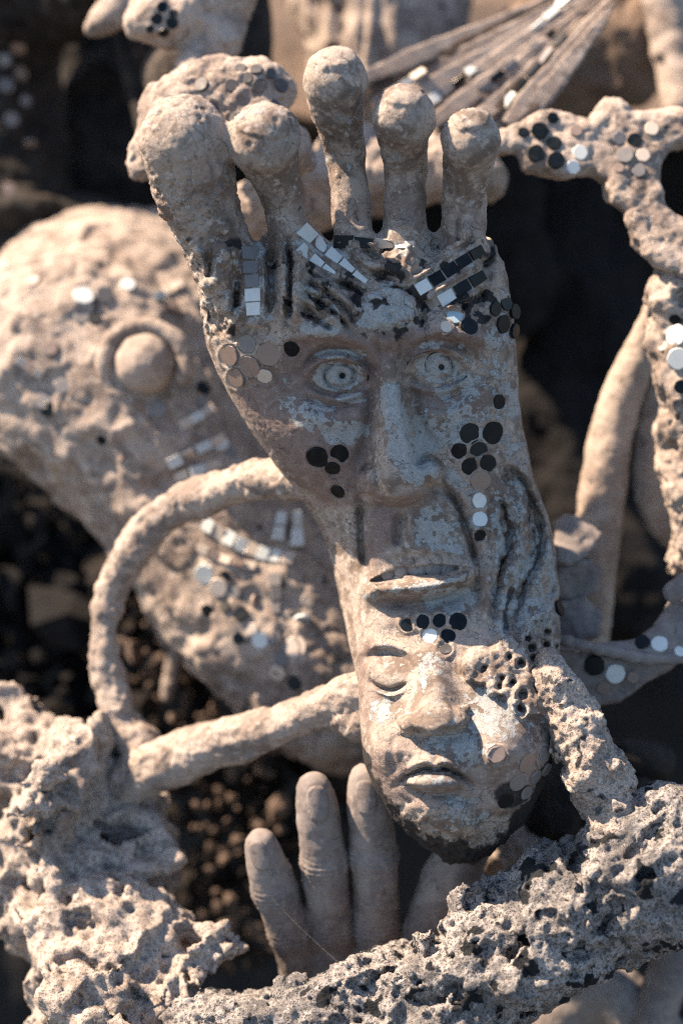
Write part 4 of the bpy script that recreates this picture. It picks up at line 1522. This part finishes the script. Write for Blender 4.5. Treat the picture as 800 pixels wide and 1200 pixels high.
V, Q = lump(FING + [[(360, 1142, 132, 27), (415, 1132, 128, 31), (470, 1136, 128, 33)], [(372, 1200, 138, 44), (440, 1200, 138, 50), (480, 1210, 138, 48)], [(430, 1220, 140, 66), (430, 1330, 150, 60)]], k=8, h=2.9, disp=hand_disp)
put('hand', V, Q, M['hand'], hand)
HF = Front(V, 2.5)
for (x, y, w, hh, a) in ((304, 1003, 11, 19, -20), (372, 942, 13, 22, -6), (429, 935, 13, 22, -4)):
    p, n = HF.frame(x, y, 9)
    th = np.linspace(0, 2 * np.pi, 17)[:-1]
    ca, sa = math.cos(math.radians(a)), math.sin(math.radians(a))
    rows = []
    for s_, z_ in ((1.0, -2.0), (1.0, 1.0), (0.8, 2.0)):
        ex = np.sign(np.cos(th)) * np.abs(np.cos(th)) ** 0.7 * w * s_
        ey = np.sign(np.sin(th)) * np.abs(np.sin(th)) ** 0.7 * hh * s_
        du, dv = ex * ca - ey * sa, ex * sa + ey * ca
        dd = -(n[0] * du + n[2] * dv) / n[1] + 0.018 * ex ** 2
        rows.append(p + np.stack([du, dd, dv], 1) + n * z_)
    c = (p + n * 2.2)[None]
    NV = np.concatenate(rows + [c])
    T = []
    for i in range(16):
        j = (i + 1) % 16
        for o in (0, 16):
            T += [(o + i, o + j, o + 16 + j), (o + i, o + 16 + j, o + 16 + i)]
        T.append((32 + i, 32 + j, 48))
    put('nail', NV, np.array(T), M['hand'], hand)

# ---- encrusted crest right behind the toes
crest = thing('mosaic_crest', 'lumpy stucco crest dotted with dusty dark discs behind the big toe', 'sculpture', at(255, 200, 110))
V, Q = lump([[(300, 150, 105, 40), (345, 180, 110, 22)]], [(250, 122, 110, 82, 38, 46), (290, 105, 108, 54, 34, 38), (205, 150, 110, 42, 30, 44), (170, 182, 108, 18, 16, 28)], k=16, h=2.4,
            pre=lambda p: 6 * fbm(p, 50, 3, 111) + 3 * ridged(p, 36, 2, 112), disp=lambda p: 3.2 * chips(p, 30, 113) + 1.2 * chips(p, 13, 114) + 1.2 * fbm(p, 16, 3, 115), pad=24)
put('crest', V, Q, M['bg_clay'], crest, dark_spots(V, 24, 98, 0.45, 0.85, 0.4))
CF = Front(V, 3)
for (a, b, r) in [(236, 99, 9), (271, 100, 8), (282, 80, 7), (290, 91, 7), (300, 81, 7.5), (317, 86, 7), (330, 100, 8.5), (304, 101, 9), (197, 117, 7), (210, 120, 7), (226, 121, 8), (276, 140, 9), (293, 135, 8.5), (322, 123, 8), (272, 152, 7), (343, 157, 8), (250, 128, 7)]:
    put_disc(crest, CF, a, b, r, 't_dusty', lift=0.15)

V, Q = lump([[(250, 262, 200, 30), (330, 236, 200, 36), (400, 214, 210, 40), (480, 200, 210, 38), (560, 206, 200, 30)], [(400, 180, 230, 30), (520, 176, 225, 30)]], k=18, h=3.2, pre=lambda p: 7 * fbm(p, 60, 3, 116),
            disp=lambda p: 3 * chips(p, 36, 117) + 3 * ridged(p * F([.6, 1, 1.6]), 34, 2, 118))
b = put('stucco_ridge', V, Q, M['bg_clay'], None, dark_spots(V, 36, 119, .35, .8, .5), origin=at(400, 270, 210))
tag(b, 'sunlit stucco ridge seen through the gaps between the toes', 'sculpture')

# ---- twisted branch above the crest and the limb beside it
tw = thing('twisted_clay_branch', 'twisted clay branch with a cluster of black discs rising from the crest', 'sculpture', at(235, 110, 170))
V, Q = lump([[(232, 118, 160, 20), (232, 85, 170, 20), (250, 55, 178, 22), (262, 20, 184, 24), (275, -30, 190, 28)], [(160, 24, 170, 14), (185, 20, 170, 27), (215, 22, 174, 26), (240, 0, 178, 24), (235, -40, 180, 24)]],
            k=14, h=2.8, pre=lambda p: 6 * fbm(p, 40, 3, 121) + 4 * ridged(p, 32, 2, 122), disp=clayd(123, 0.9), pad=20)
put('branch', V, Q, M['bg_clay'], tw, dark_spots(V, 24, 99, 0.45, 0.85, 0.4))
TF = Front(V, 3)
for (a, b, r) in [(190, 8, 6.5), (184, 22, 7), (202, 27, 7), (192, 38, 6.5), (204, 16, 5.5), (176, 34, 5)]:
    put_disc(tw, TF, a, b, r, K_, lift=0.2)
V, Q = lump([[(108, 34, 250, 10), (130, 18, 250, 18), (150, -4, 255, 22), (175, -50, 260, 26)]], k=8, h=3.2, disp=clayd(126))
b = put('clay_limb', V, Q, M['bg_clay'], None, dark_spots(V, 30, 89, .5, .9), origin=at(150, 0, 255))
tag(b, 'blunt sunlit clay stub hanging beside the twisted branch', 'clay limb')
V, Q = lump([[(140, 40, 330, 9), (152, 80, 330, 10), (166, 128, 320, 11), (178, 170, 300, 12)]], k=6, h=3.4, disp=clayd(127, .7))
b = put('clay_rod', V, Q, M['shade_dark_stone'], None, {'dark': np.zeros(len(V))}, origin=at(178, 170, 300))
tag(b, 'thin slanting dark rod in the shade left of the crest', 'rod')
V, Q = lump([], [(200, 95, 260, 34, 40, 46)], k=6, h=3.6, disp=clayd(128))
b = put('rounded_stone', V, Q, M['sand'], None, origin=at(200, 140, 260))
tag(b, 'rounded tan stone in the sun behind the crest', 'stone')
V, Q = lump([[(280, -40, 330, 34), (288, 30, 330, 30), (296, 80, 320, 24)]], k=8, h=3.8, disp=clayd(129))
b = put('leaning_stone', V, Q, M['shade_dark_stone'], None, {'dark': np.zeros(len(V))}, origin=at(296, 90, 320))
tag(b, 'dark leaning stone slab behind the tallest toe', 'stone')

# ---- shaded mosaic wall at the upper left
wall = thing('mosaic_pillar', 'pillar coloured dark as shade, studded with pale discs under an added overhang', 'sculpture', at(20, 300, 430))
V, Q = lump([[(10, -60, 430, 90), (-5, 60, 440, 70), (10, 160, 440, 62), (20, 290, 430, 66)], [(-60, -40, 400, 80), (40, -30, 380, 74), (110, -40, 330, 60), (170, -90, 300, 70)]], k=26, h=5.5,  # second limb: overhang added above the view to shade the pillar
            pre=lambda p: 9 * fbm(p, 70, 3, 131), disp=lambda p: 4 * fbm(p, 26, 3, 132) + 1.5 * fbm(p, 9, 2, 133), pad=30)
put('pillar', V, Q, M['shade_dark_stone'], wall, dark_spots(V, 50, 134, .1, .6, .7))
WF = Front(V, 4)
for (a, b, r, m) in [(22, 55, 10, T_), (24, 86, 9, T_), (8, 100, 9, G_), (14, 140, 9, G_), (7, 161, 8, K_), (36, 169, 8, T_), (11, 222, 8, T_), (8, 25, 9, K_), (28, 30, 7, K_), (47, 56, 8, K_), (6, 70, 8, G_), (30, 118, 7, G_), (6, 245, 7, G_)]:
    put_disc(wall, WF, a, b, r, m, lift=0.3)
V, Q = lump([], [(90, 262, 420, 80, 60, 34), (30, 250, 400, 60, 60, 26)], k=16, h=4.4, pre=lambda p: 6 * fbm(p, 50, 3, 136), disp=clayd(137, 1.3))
b = put('rubble_ledge', V, Q, M['shade_dark_stone'], None, dark_spots(V, 40, 138, .2, .7), origin=at(80, 290, 420))
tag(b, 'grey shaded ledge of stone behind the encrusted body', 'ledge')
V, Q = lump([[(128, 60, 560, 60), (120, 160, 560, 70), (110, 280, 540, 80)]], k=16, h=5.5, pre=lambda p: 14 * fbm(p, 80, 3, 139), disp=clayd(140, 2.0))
b = put('shaded_rock', V, Q, M['shade_dark_stone'], None, dark_spots(V, 60, 141, .0, .5), origin=at(110, 300, 540))
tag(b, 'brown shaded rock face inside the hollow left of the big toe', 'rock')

# ---- fan of clay strips with mirror slivers, behind the toes
fan = thing('clay_fan', 'fan of long clay strips with mirror slivers behind the smallest toes', 'sculpture', at(600, 150, 230))


def clay_strip(a, b, wa, wb, thick, seed, parent, mat, name='strip'):
    """a long hand-rolled slab from a to b (px, py, depth) with rough faces"""
    n, m = 26, 10
    A, B = np.array(at(a[0], a[1], deep(a[2])), float), np.array(at(b[0], b[1], deep(b[2])), float)
    ax = (B - A) / np.linalg.norm(B - A)
    side = np.cross(ax, (0, 1, 0))
    side /= np.linalg.norm(side)
    nrm = np.cross(side, ax)
    r = np.random.default_rng(seed)
    bend = r.normal(0, 3)
    th = np.linspace(0, 2 * np.pi, m, endpoint=False)
    V = []
    for i in range(n):
        t = i / (n - 1)
        w = (wa + (wb - wa) * t) / 2 * (0.55 + 0.45 * min(1, 5 * min(t, 1 - t)))
        c = A + (B - A) * t + side * bend * 4 * t * (1 - t)
        for k in th:
            cx = np.sign(np.cos(k)) * abs(np.cos(k)) ** 0.35
            cy = np.sign(np.sin(k)) * abs(np.sin(k)) ** 0.35
            V.append(c + side * w * cx + nrm * thick / 2 * cy)
    V = np.array(V, F)
    cen = V.reshape(n, m, 3).mean(1).repeat(m, 0)
    V = V + (V - cen) / (np.linalg.norm(V - cen, axis=1, keepdims=True) + 1e-6) * (1.8 * fbm(V, 14, 3, seed))[:, None]
    Q = [(i * m + k, i * m + (k + 1) % m, (i + 1) * m + (k + 1) % m, (i + 1) * m + k) for i in range(n - 1) for k in range(m)]
    Q = np.array(Q)
    nn = np.cross(V[Q[:, 2]] - V[Q[:, 0]], V[Q[:, 3]] - V[Q[:, 1]])
    outw = (V[Q].mean(1) - cen[Q[:, 0]])
    if (nn * outw).sum() > 0:
        Q = Q[:, ::-1]
    o = put(name, V.astype(F), Q, mat, parent, {'dark': np.zeros(len(V))})
    o.data.polygons.foreach_set('use_smooth', np.zeros(len(Q), bool))
    return V


apx = (706, -22)
ends = [(424, 92), (428, 108), (436, 122), (450, 132), (466, 140), (482, 146), (498, 150), (514, 152), (530, 152), (546, 152), (562, 150), (578, 148), (594, 147), (608, 142), (618, 134)]
fanV = []
for i, e in enumerate(ends):
    fanV.append(clay_strip((apx[0] - 8 + i * 1.4, apx[1] + i * 2, 250 - i * 4), (e[0], e[1], 228 - i * 5 + (i % 3) * 9), 11, (30, 22, 34)[i % 3], 9 + 4 * (i % 3), 300 + i, fan, [M['bg_pale'], M['bg_clay'], M['scrap']][(i * 2) % 3 if i not in (5, 9) else 1]))
FF = Front(np.concatenate(fanV), 4)
strip(fan, FF, (560, 108), (650, 36), 9, 6, [G_, K_, G_, W_, G_, K_], lift=5)
strip(fan, FF, (500, 122), (560, 78), 12, 8, [W_, G_, K_, W_], lift=5)
strip(fan, FF, (590, 128), (664, 40), 8, 5, [W_, K_, K_, G_, K_], lift=5)
strip(fan, FF, (620, 38), (672, -6), 9, 7, [W_, W_, W_], lift=5)
strip(fan, FF, (452, 112), (500, 84), 10, 9, [C_, W_, C_], lift=5)

# ---- ridged bundle behind
V, Q = lump([[(450, -60, 440, 90), (455, 20, 430, 84), (450, 95, 420, 70)], [(380, -60, 430, 40), (385, 20, 425, 34)]], k=16, h=3.8, pre=lambda p: 6 * fbm(p, 60, 2, 151),
            disp=lambda p: 15 * ridged(p * F([1.5, 1.2, 0.14]), 46, 2, 152) + 1.5 * fbm(p, 14, 3, 153), pad=30)
b = put('ridged_bundle', V, Q, M['shade_dark_stone'], None, dark_spots(V, 40, 154, .2, .6), origin=at(450, 150, 420))
BUN = tag(b, 'upright ridged bundle like hanging hair behind the clay fan', 'sculpture')
BUN.data.materials[0] = M['bg_clay']
V, Q = lump([[(775, -60, 340, 26), (782, 30, 335, 24), (800, 120, 320, 24)]], k=6, h=4, disp=clayd(156))
b = put('clay_post', V, Q, M['bg_clay'], None, dark_spots(V, 40, 157, .3, .8), origin=at(800, 130, 320))
tag(b, 'slanting clay post behind the disc-studded bracket', 'post')

# ---- bracket with disc clusters, right
br = thing('studded_bracket', 'angular clay bracket with clusters of dark and pale discs beside the smallest toe', 'sculpture', at(790, 380, 120))
V, Q = slab([(560, 158), (585, 150), (610, 140), (635, 125), (655, 130), (690, 141), (698, 127), (711, 114), (727, 117), (745, 130), (800, 124), (850, 122), (850, 178), (800, 172), (784, 178), (772, 200), (774, 236),
             (786, 258), (804, 262), (850, 260), (850, 345), (800, 335), (764, 318), (738, 288), (730, 252), (712, 236), (708, 212), (690, 206), (664, 212), (640, 206), (612, 204), (604, 182), (560, 178)],
            112, 46, 16, 2.5, pre=lambda p: 4 * fbm(p, 46, 3, 161) + 4 * ridged(p, 40, 2, 162) - 2, disp=lambda p: clayd(163, 0.9)(p) + 1.4 * chips(p, 15, 165), tilt=0.25)
put('bracket', V, Q, M['bg_clay'], br, dark_spots(V, 30, 164, .35, .8, .5))
RF = Front(V, 3)
for (a, b, r, m) in [(613, 155, 7, K_), (632, 153, 10.5, K_), (647, 138, 7, K_), (649, 168, 9, K_), (628, 180, 10.5, K_), (651, 188, 10.5, K_), (675, 153, 7.5, T_), (679, 179, 9, W_), (671, 196, 8.5, W_),
                     (725, 162, 8, G_), (743, 164, 8.5, K_), (763, 151, 8.5, C_), (732, 182, 10, G_), (753, 182, 8.5, C_), (748, 200, 8, G_), (725, 197, 6, T_)]:
    put_disc(br, RF, a, b, r, m, lift=0.15)
colm = thing('stucco_column', 'rough stucco column with two large white discs under the bracket', 'sculpture', at(805, 720, 140))
V, Q = lump([[(800, 322, 108, 30), (800, 400, 112, 36), (806, 500, 122, 34), (818, 640, 134, 36)]], [(785, 345, 104, 24, 22, 20)], k=12, h=2.6, pre=coral_pre(171, 0.6, 0.4), disp=clayd(172, 1.1), pad=24)
put('column', V, Q, M['bg_clay'], colm, dark_spots(V, 24, 174, .3, .7, .6))
KF = Front(V, 3)
for (a, b, r, m) in [(792, 393, 13, W_), (794, 420, 13, W_), (777, 406, 7, G_), (797, 453, 8, K_), (790, 374, 7, K_)]:
    put_disc(colm, KF, a, b, r, m, lift=0.2)
V, Q = lump([[(772, 352, 176, 11), (752, 405, 178, 18), (728, 468, 182, 22), (712, 530, 186, 25), (702, 610, 192, 26), (690, 700, 200, 27), (684, 790, 205, 28)]], k=8, h=2.8, disp=clayd(176, 0.9))
b = put('tapering_clay_leg_sculpture', V, Q, M['bg_pale'], None, origin=at(684, 790, 205))
tag(b, 'long smooth tapering clay leg, sunlit above and shaded below, beside the foot', 'clay leg')
V, Q = lump([[(778, 420, 200, 20), (772, 490, 196, 25), (768, 550, 194, 28), (772, 600, 194, 22), (782, 632, 194, 10)]], k=8, h=2.8, disp=clayd(178, 1.2))
b = put('clay_pod', V, Q, M['bg_pale'], None, origin=at(772, 630, 194))
tag(b, 'pointed pale clay pod hanging between the long leg and the stucco column', 'clay pod')

# ---- stones in the shade between foot and leg
def stone(px, py, d, ru, rv, seed, mat, label, name='stone', group=None):
    V, Q = lump([], [(px, py, d, ru, max(ru, rv) * .8, rv)], k=6, h=3.0, pre=lambda p: 0.22 * min(ru, rv) * fbm(p, ru * 1.3, 2, seed), disp=lambda p: min(ru, rv) * 0.2 * chips(p, ru * 0.9, seed + 1, 0.15, 0.5) + 1.5 * fbm(p, 14, 3, seed + 2), pad=20)
    o = put(name, V, Q, M[mat], None, {'dark': np.zeros(len(V))}, origin=at(px, py + rv, d))
    return tag(o, label, 'stone', group)


def shard(poly, d, thick, seed, label, tilt=0.3):
    V, Q = slab(poly, d, thick, 7, 2.8, pre=lambda p: 3 * fbm(p, 30, 2, seed), disp=lambda p: 2.2 * chips(p, 22, seed + 1) + fbm(p, 10, 3, seed + 2), tilt=tilt)
    o = put('stone_shard', V, Q, M['hand'], None, origin=at(*np.mean(poly, 0), d))
    return tag(o, label, 'stone')


shard([(650, 612), (664, 600), (690, 612), (706, 626), (692, 650), (664, 664), (648, 660)], 130, 40, 181, 'pointed shard topmost of the shaded stack beside the foot', 0.5)
shard([(648, 662), (690, 652), (704, 668), (700, 694), (674, 706), (648, 700)], 136, 46, 183, 'squarish shard in the middle of the shaded stack beside the foot', -0.3)
shard([(648, 706), (682, 696), (706, 716), (698, 745), (648, 758)], 132, 44, 185, 'lowest shard of the shaded stack, resting on the leaf bracket', 0.2)
stone(742, 892, 190, 52, 26, 187, 'shade_dark_stone', 'smooth flat dark stone beside the coral branch')
stone(722, 940, 170, 56, 34, 189, 'shade_dark_stone', 'smooth dark stone resting on the grey coral rock')
stone(598, 1000, 130, 44, 34, 191, 'bg_clay', 'brown stone wedged under the chin of the sleeping face')
stone(650, 960, 150, 40, 54, 193, 'shade_dark_stone', 'tall grey stone behind the coral branch and the heel')

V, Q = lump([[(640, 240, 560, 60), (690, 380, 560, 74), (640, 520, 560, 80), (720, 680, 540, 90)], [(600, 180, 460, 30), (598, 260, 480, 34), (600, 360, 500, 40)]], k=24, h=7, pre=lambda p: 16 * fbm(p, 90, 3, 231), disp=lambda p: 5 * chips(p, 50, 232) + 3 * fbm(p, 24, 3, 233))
b = put('shaded_rock', V, Q, M['hollow_shade'], None, dark_spots(V, 60, 234, .0, .5), origin=at(700, 760, 540))  # shade painted in: this rock takes the hollow's near-black colour
tag(b, 'rock face coloured black as shade deep in the hollow between the foot and the clay leg', 'rock')
V, Q = lump([], [(655, 62, 420, 86, 70, 82), (730, 40, 400, 60, 60, 90)], k=24, h=4.6, pre=lambda p: 9 * fbm(p, 80, 3, 236), disp=lambda p: 3 * chips(p, 44, 237) + 2 * fbm(p, 16, 3, 238))
b = put('sandstone_boulder', V, Q, M['boulder'], None, origin=at(680, 140, 420))
tag(b, 'tan sandstone boulder behind the clay fan, half in shade', 'boulder')

# ---- leaf-shaped bracket low on the right
lf = thing('leaf_bracket', 'shaded leaf-shaped clay shelf with pale discs beside the perforated plate', 'sculpture', at(730, 830, 100))
lp = [slab([(640, 742), (690, 752), (740, 750), (764, 736), (782, 712), (796, 682), (850, 660), (850, 770), (800, 776), (760, 774), (700, 768), (640, 760)], 92, 22, 8, 2.4, pre=lambda p: 2 * fbm(p, 40, 3, 201), disp=clayd(202, 0.7), tilt=0.5),
      slab([(640, 752), (690, 764), (740, 772), (800, 772), (782, 786), (756, 802), (728, 824), (700, 828), (640, 818)], 96, 22, 8, 2.4, pre=lambda p: 2 * fbm(p, 40, 3, 203), disp=clayd(204, 0.7), tilt=-0.3),
      lump([[(648, 748, 80, 6), (700, 760, 78, 6), (760, 772, 76, 6), (840, 772, 76, 6)], [(788, 694, 84, 13), (820, 676, 80, 18)]], k=6, h=2.4, disp=clayd(205, 0.7))]
V = np.concatenate([x[0] for x in lp])
Q = np.concatenate([lp[0][1], lp[1][1] + len(lp[0][0]), lp[2][1] + len(lp[0][0]) + len(lp[1][0])])
put('leaf', V, Q, M['hand'], lf)
LF = Front(V, 3)
for (a, b, r, m) in [(752, 752, 9, K_), (772, 755, 10, W_), (797, 764, 8, W_), (720, 789, 12, W_), (741, 793, 7.5, T_), (706, 806, 8, T_), (696, 780, 12, K_)]:
    put_disc(lf, LF, a, b, r, m, lift=0.2)

# ---- clay limbs lying low at the right
V, Q = lump([[(640, 1200, 210, 34), (700, 1160, 200, 36), (760, 1210, 190, 40)]], k=8, h=3.4, disp=clayd(211))
b = put('clay_limb', V, Q, M['hand'], None, origin=at(700, 1230, 200))
tag(b, 'rounded grey clay limb lying under the coral rock', 'clay limb')
V, Q = lump([[(800, 1090, 180, 22), (780, 1150, 175, 24), (750, 1230, 170, 26)]], k=8, h=3.4, disp=clayd(213))
b = put('clay_limb', V, Q, M['hand'], None, origin=at(750, 1240, 170))
tag(b, 'slim grey clay limb leaning beneath the right end of the coral rock', 'clay limb')

# ---- twisted scrap in the dark hollow
V, Q = lump([[(196, 752, 330, 8), (192, 715, 330, 11), (215, 695, 325, 11), (240, 706, 325, 9), (245, 735, 325, 9), (222, 752, 330, 8), (205, 770, 335, 8), (196, 815, 340, 7)]], k=8, h=2.8, disp=clayd(221, .8))
b = put('clay_scrap', V, Q, M['bg_clay'], None, {'dark': np.zeros(len(V))}, origin=at(196, 815, 340))
tag(b, 'small curled clay scrap in the dark hollow inside the loop', 'clay scrap')


# ---- rubble filling the hollow
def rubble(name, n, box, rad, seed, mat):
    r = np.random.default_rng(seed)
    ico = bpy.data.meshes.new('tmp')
    import bmesh
    bm = bmesh.new()
    bmesh.ops.create_icosphere(bm, subdivisions=1, radius=1)
    B = np.array([v.co[:] for v in bm.verts])
    T = np.array([[v.index for v in f.verts] for f in bm.faces])
    bm.free()
    Vs, Ts = [], []
    for i in range(n):
        px, py = r.uniform(box[0], box[1]), r.uniform(box[2], box[3])
        d = r.uniform(box[4], box[5])
        s = rad * r.lognormal(0, 0.45)
        ax = r.normal(size=(3, 3))
        q, _ = np.linalg.qr(ax)
        if np.linalg.det(q) < 0:
            q = -q
        P = (B * (s * r.uniform(.6, 1.3), s * r.uniform(.6, 1.2), s * r.uniform(.5, 1))) @ q.T
        P = P * (1 + r.normal(0, 0.2, len(P)))[:, None]
        Vs.append(P + np.array(at(px, py, d)))
        Ts.append(T[:, ::-1] + len(B) * i)
    o = put(name, np.concatenate(Vs), np.concatenate(Ts), mat, None, {'dark': np.zeros(n * len(B))})
    o.data.polygons.foreach_set('use_smooth', np.zeros(len(o.data.polygons), bool))
    o['kind'] = 'stuff'
    o['label'] = 'loose rubble in the dark hollow'
    o['category'] = 'rubble'
    return o


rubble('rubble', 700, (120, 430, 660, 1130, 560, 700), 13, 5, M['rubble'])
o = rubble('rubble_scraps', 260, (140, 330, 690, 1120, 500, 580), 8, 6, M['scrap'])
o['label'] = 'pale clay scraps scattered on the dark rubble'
o = rubble('rubble_shadow', 300, (-60, 130, 520, 900, 640, 800), 18, 7, M['hollow_shade'])  # blackened all over to carry the deep shade
o['label'] = 'rubble coloured black as deep shade under the encrusted body'

# ---- a strand of spider silk
A, B = np.array(at(318, 1052, 62)), np.array(at(404, 1134, 40))
t = np.linspace(0, 1, 20)[:, None]
P = A + (B - A) * t + np.array([0, 0, 3.0]) * (4 * t * (1 - t))
V = np.concatenate([P + o for o in (np.array([.45, 0, .45]), np.array([-.45, 0, -.45]), np.array([0, .6, 0]))], 0)
Q = np.array([(a * 20 + i, a * 20 + i + 1, b * 20 + i + 1, b * 20 + i) for a, b in ((0, 1), (1, 2), (2, 0)) for i in range(19)])
b = put('silk_thread', V, Q, M['thread'], None)
tag(b, 'single spider thread stretched before the fingers down to the coral rock', 'thread')
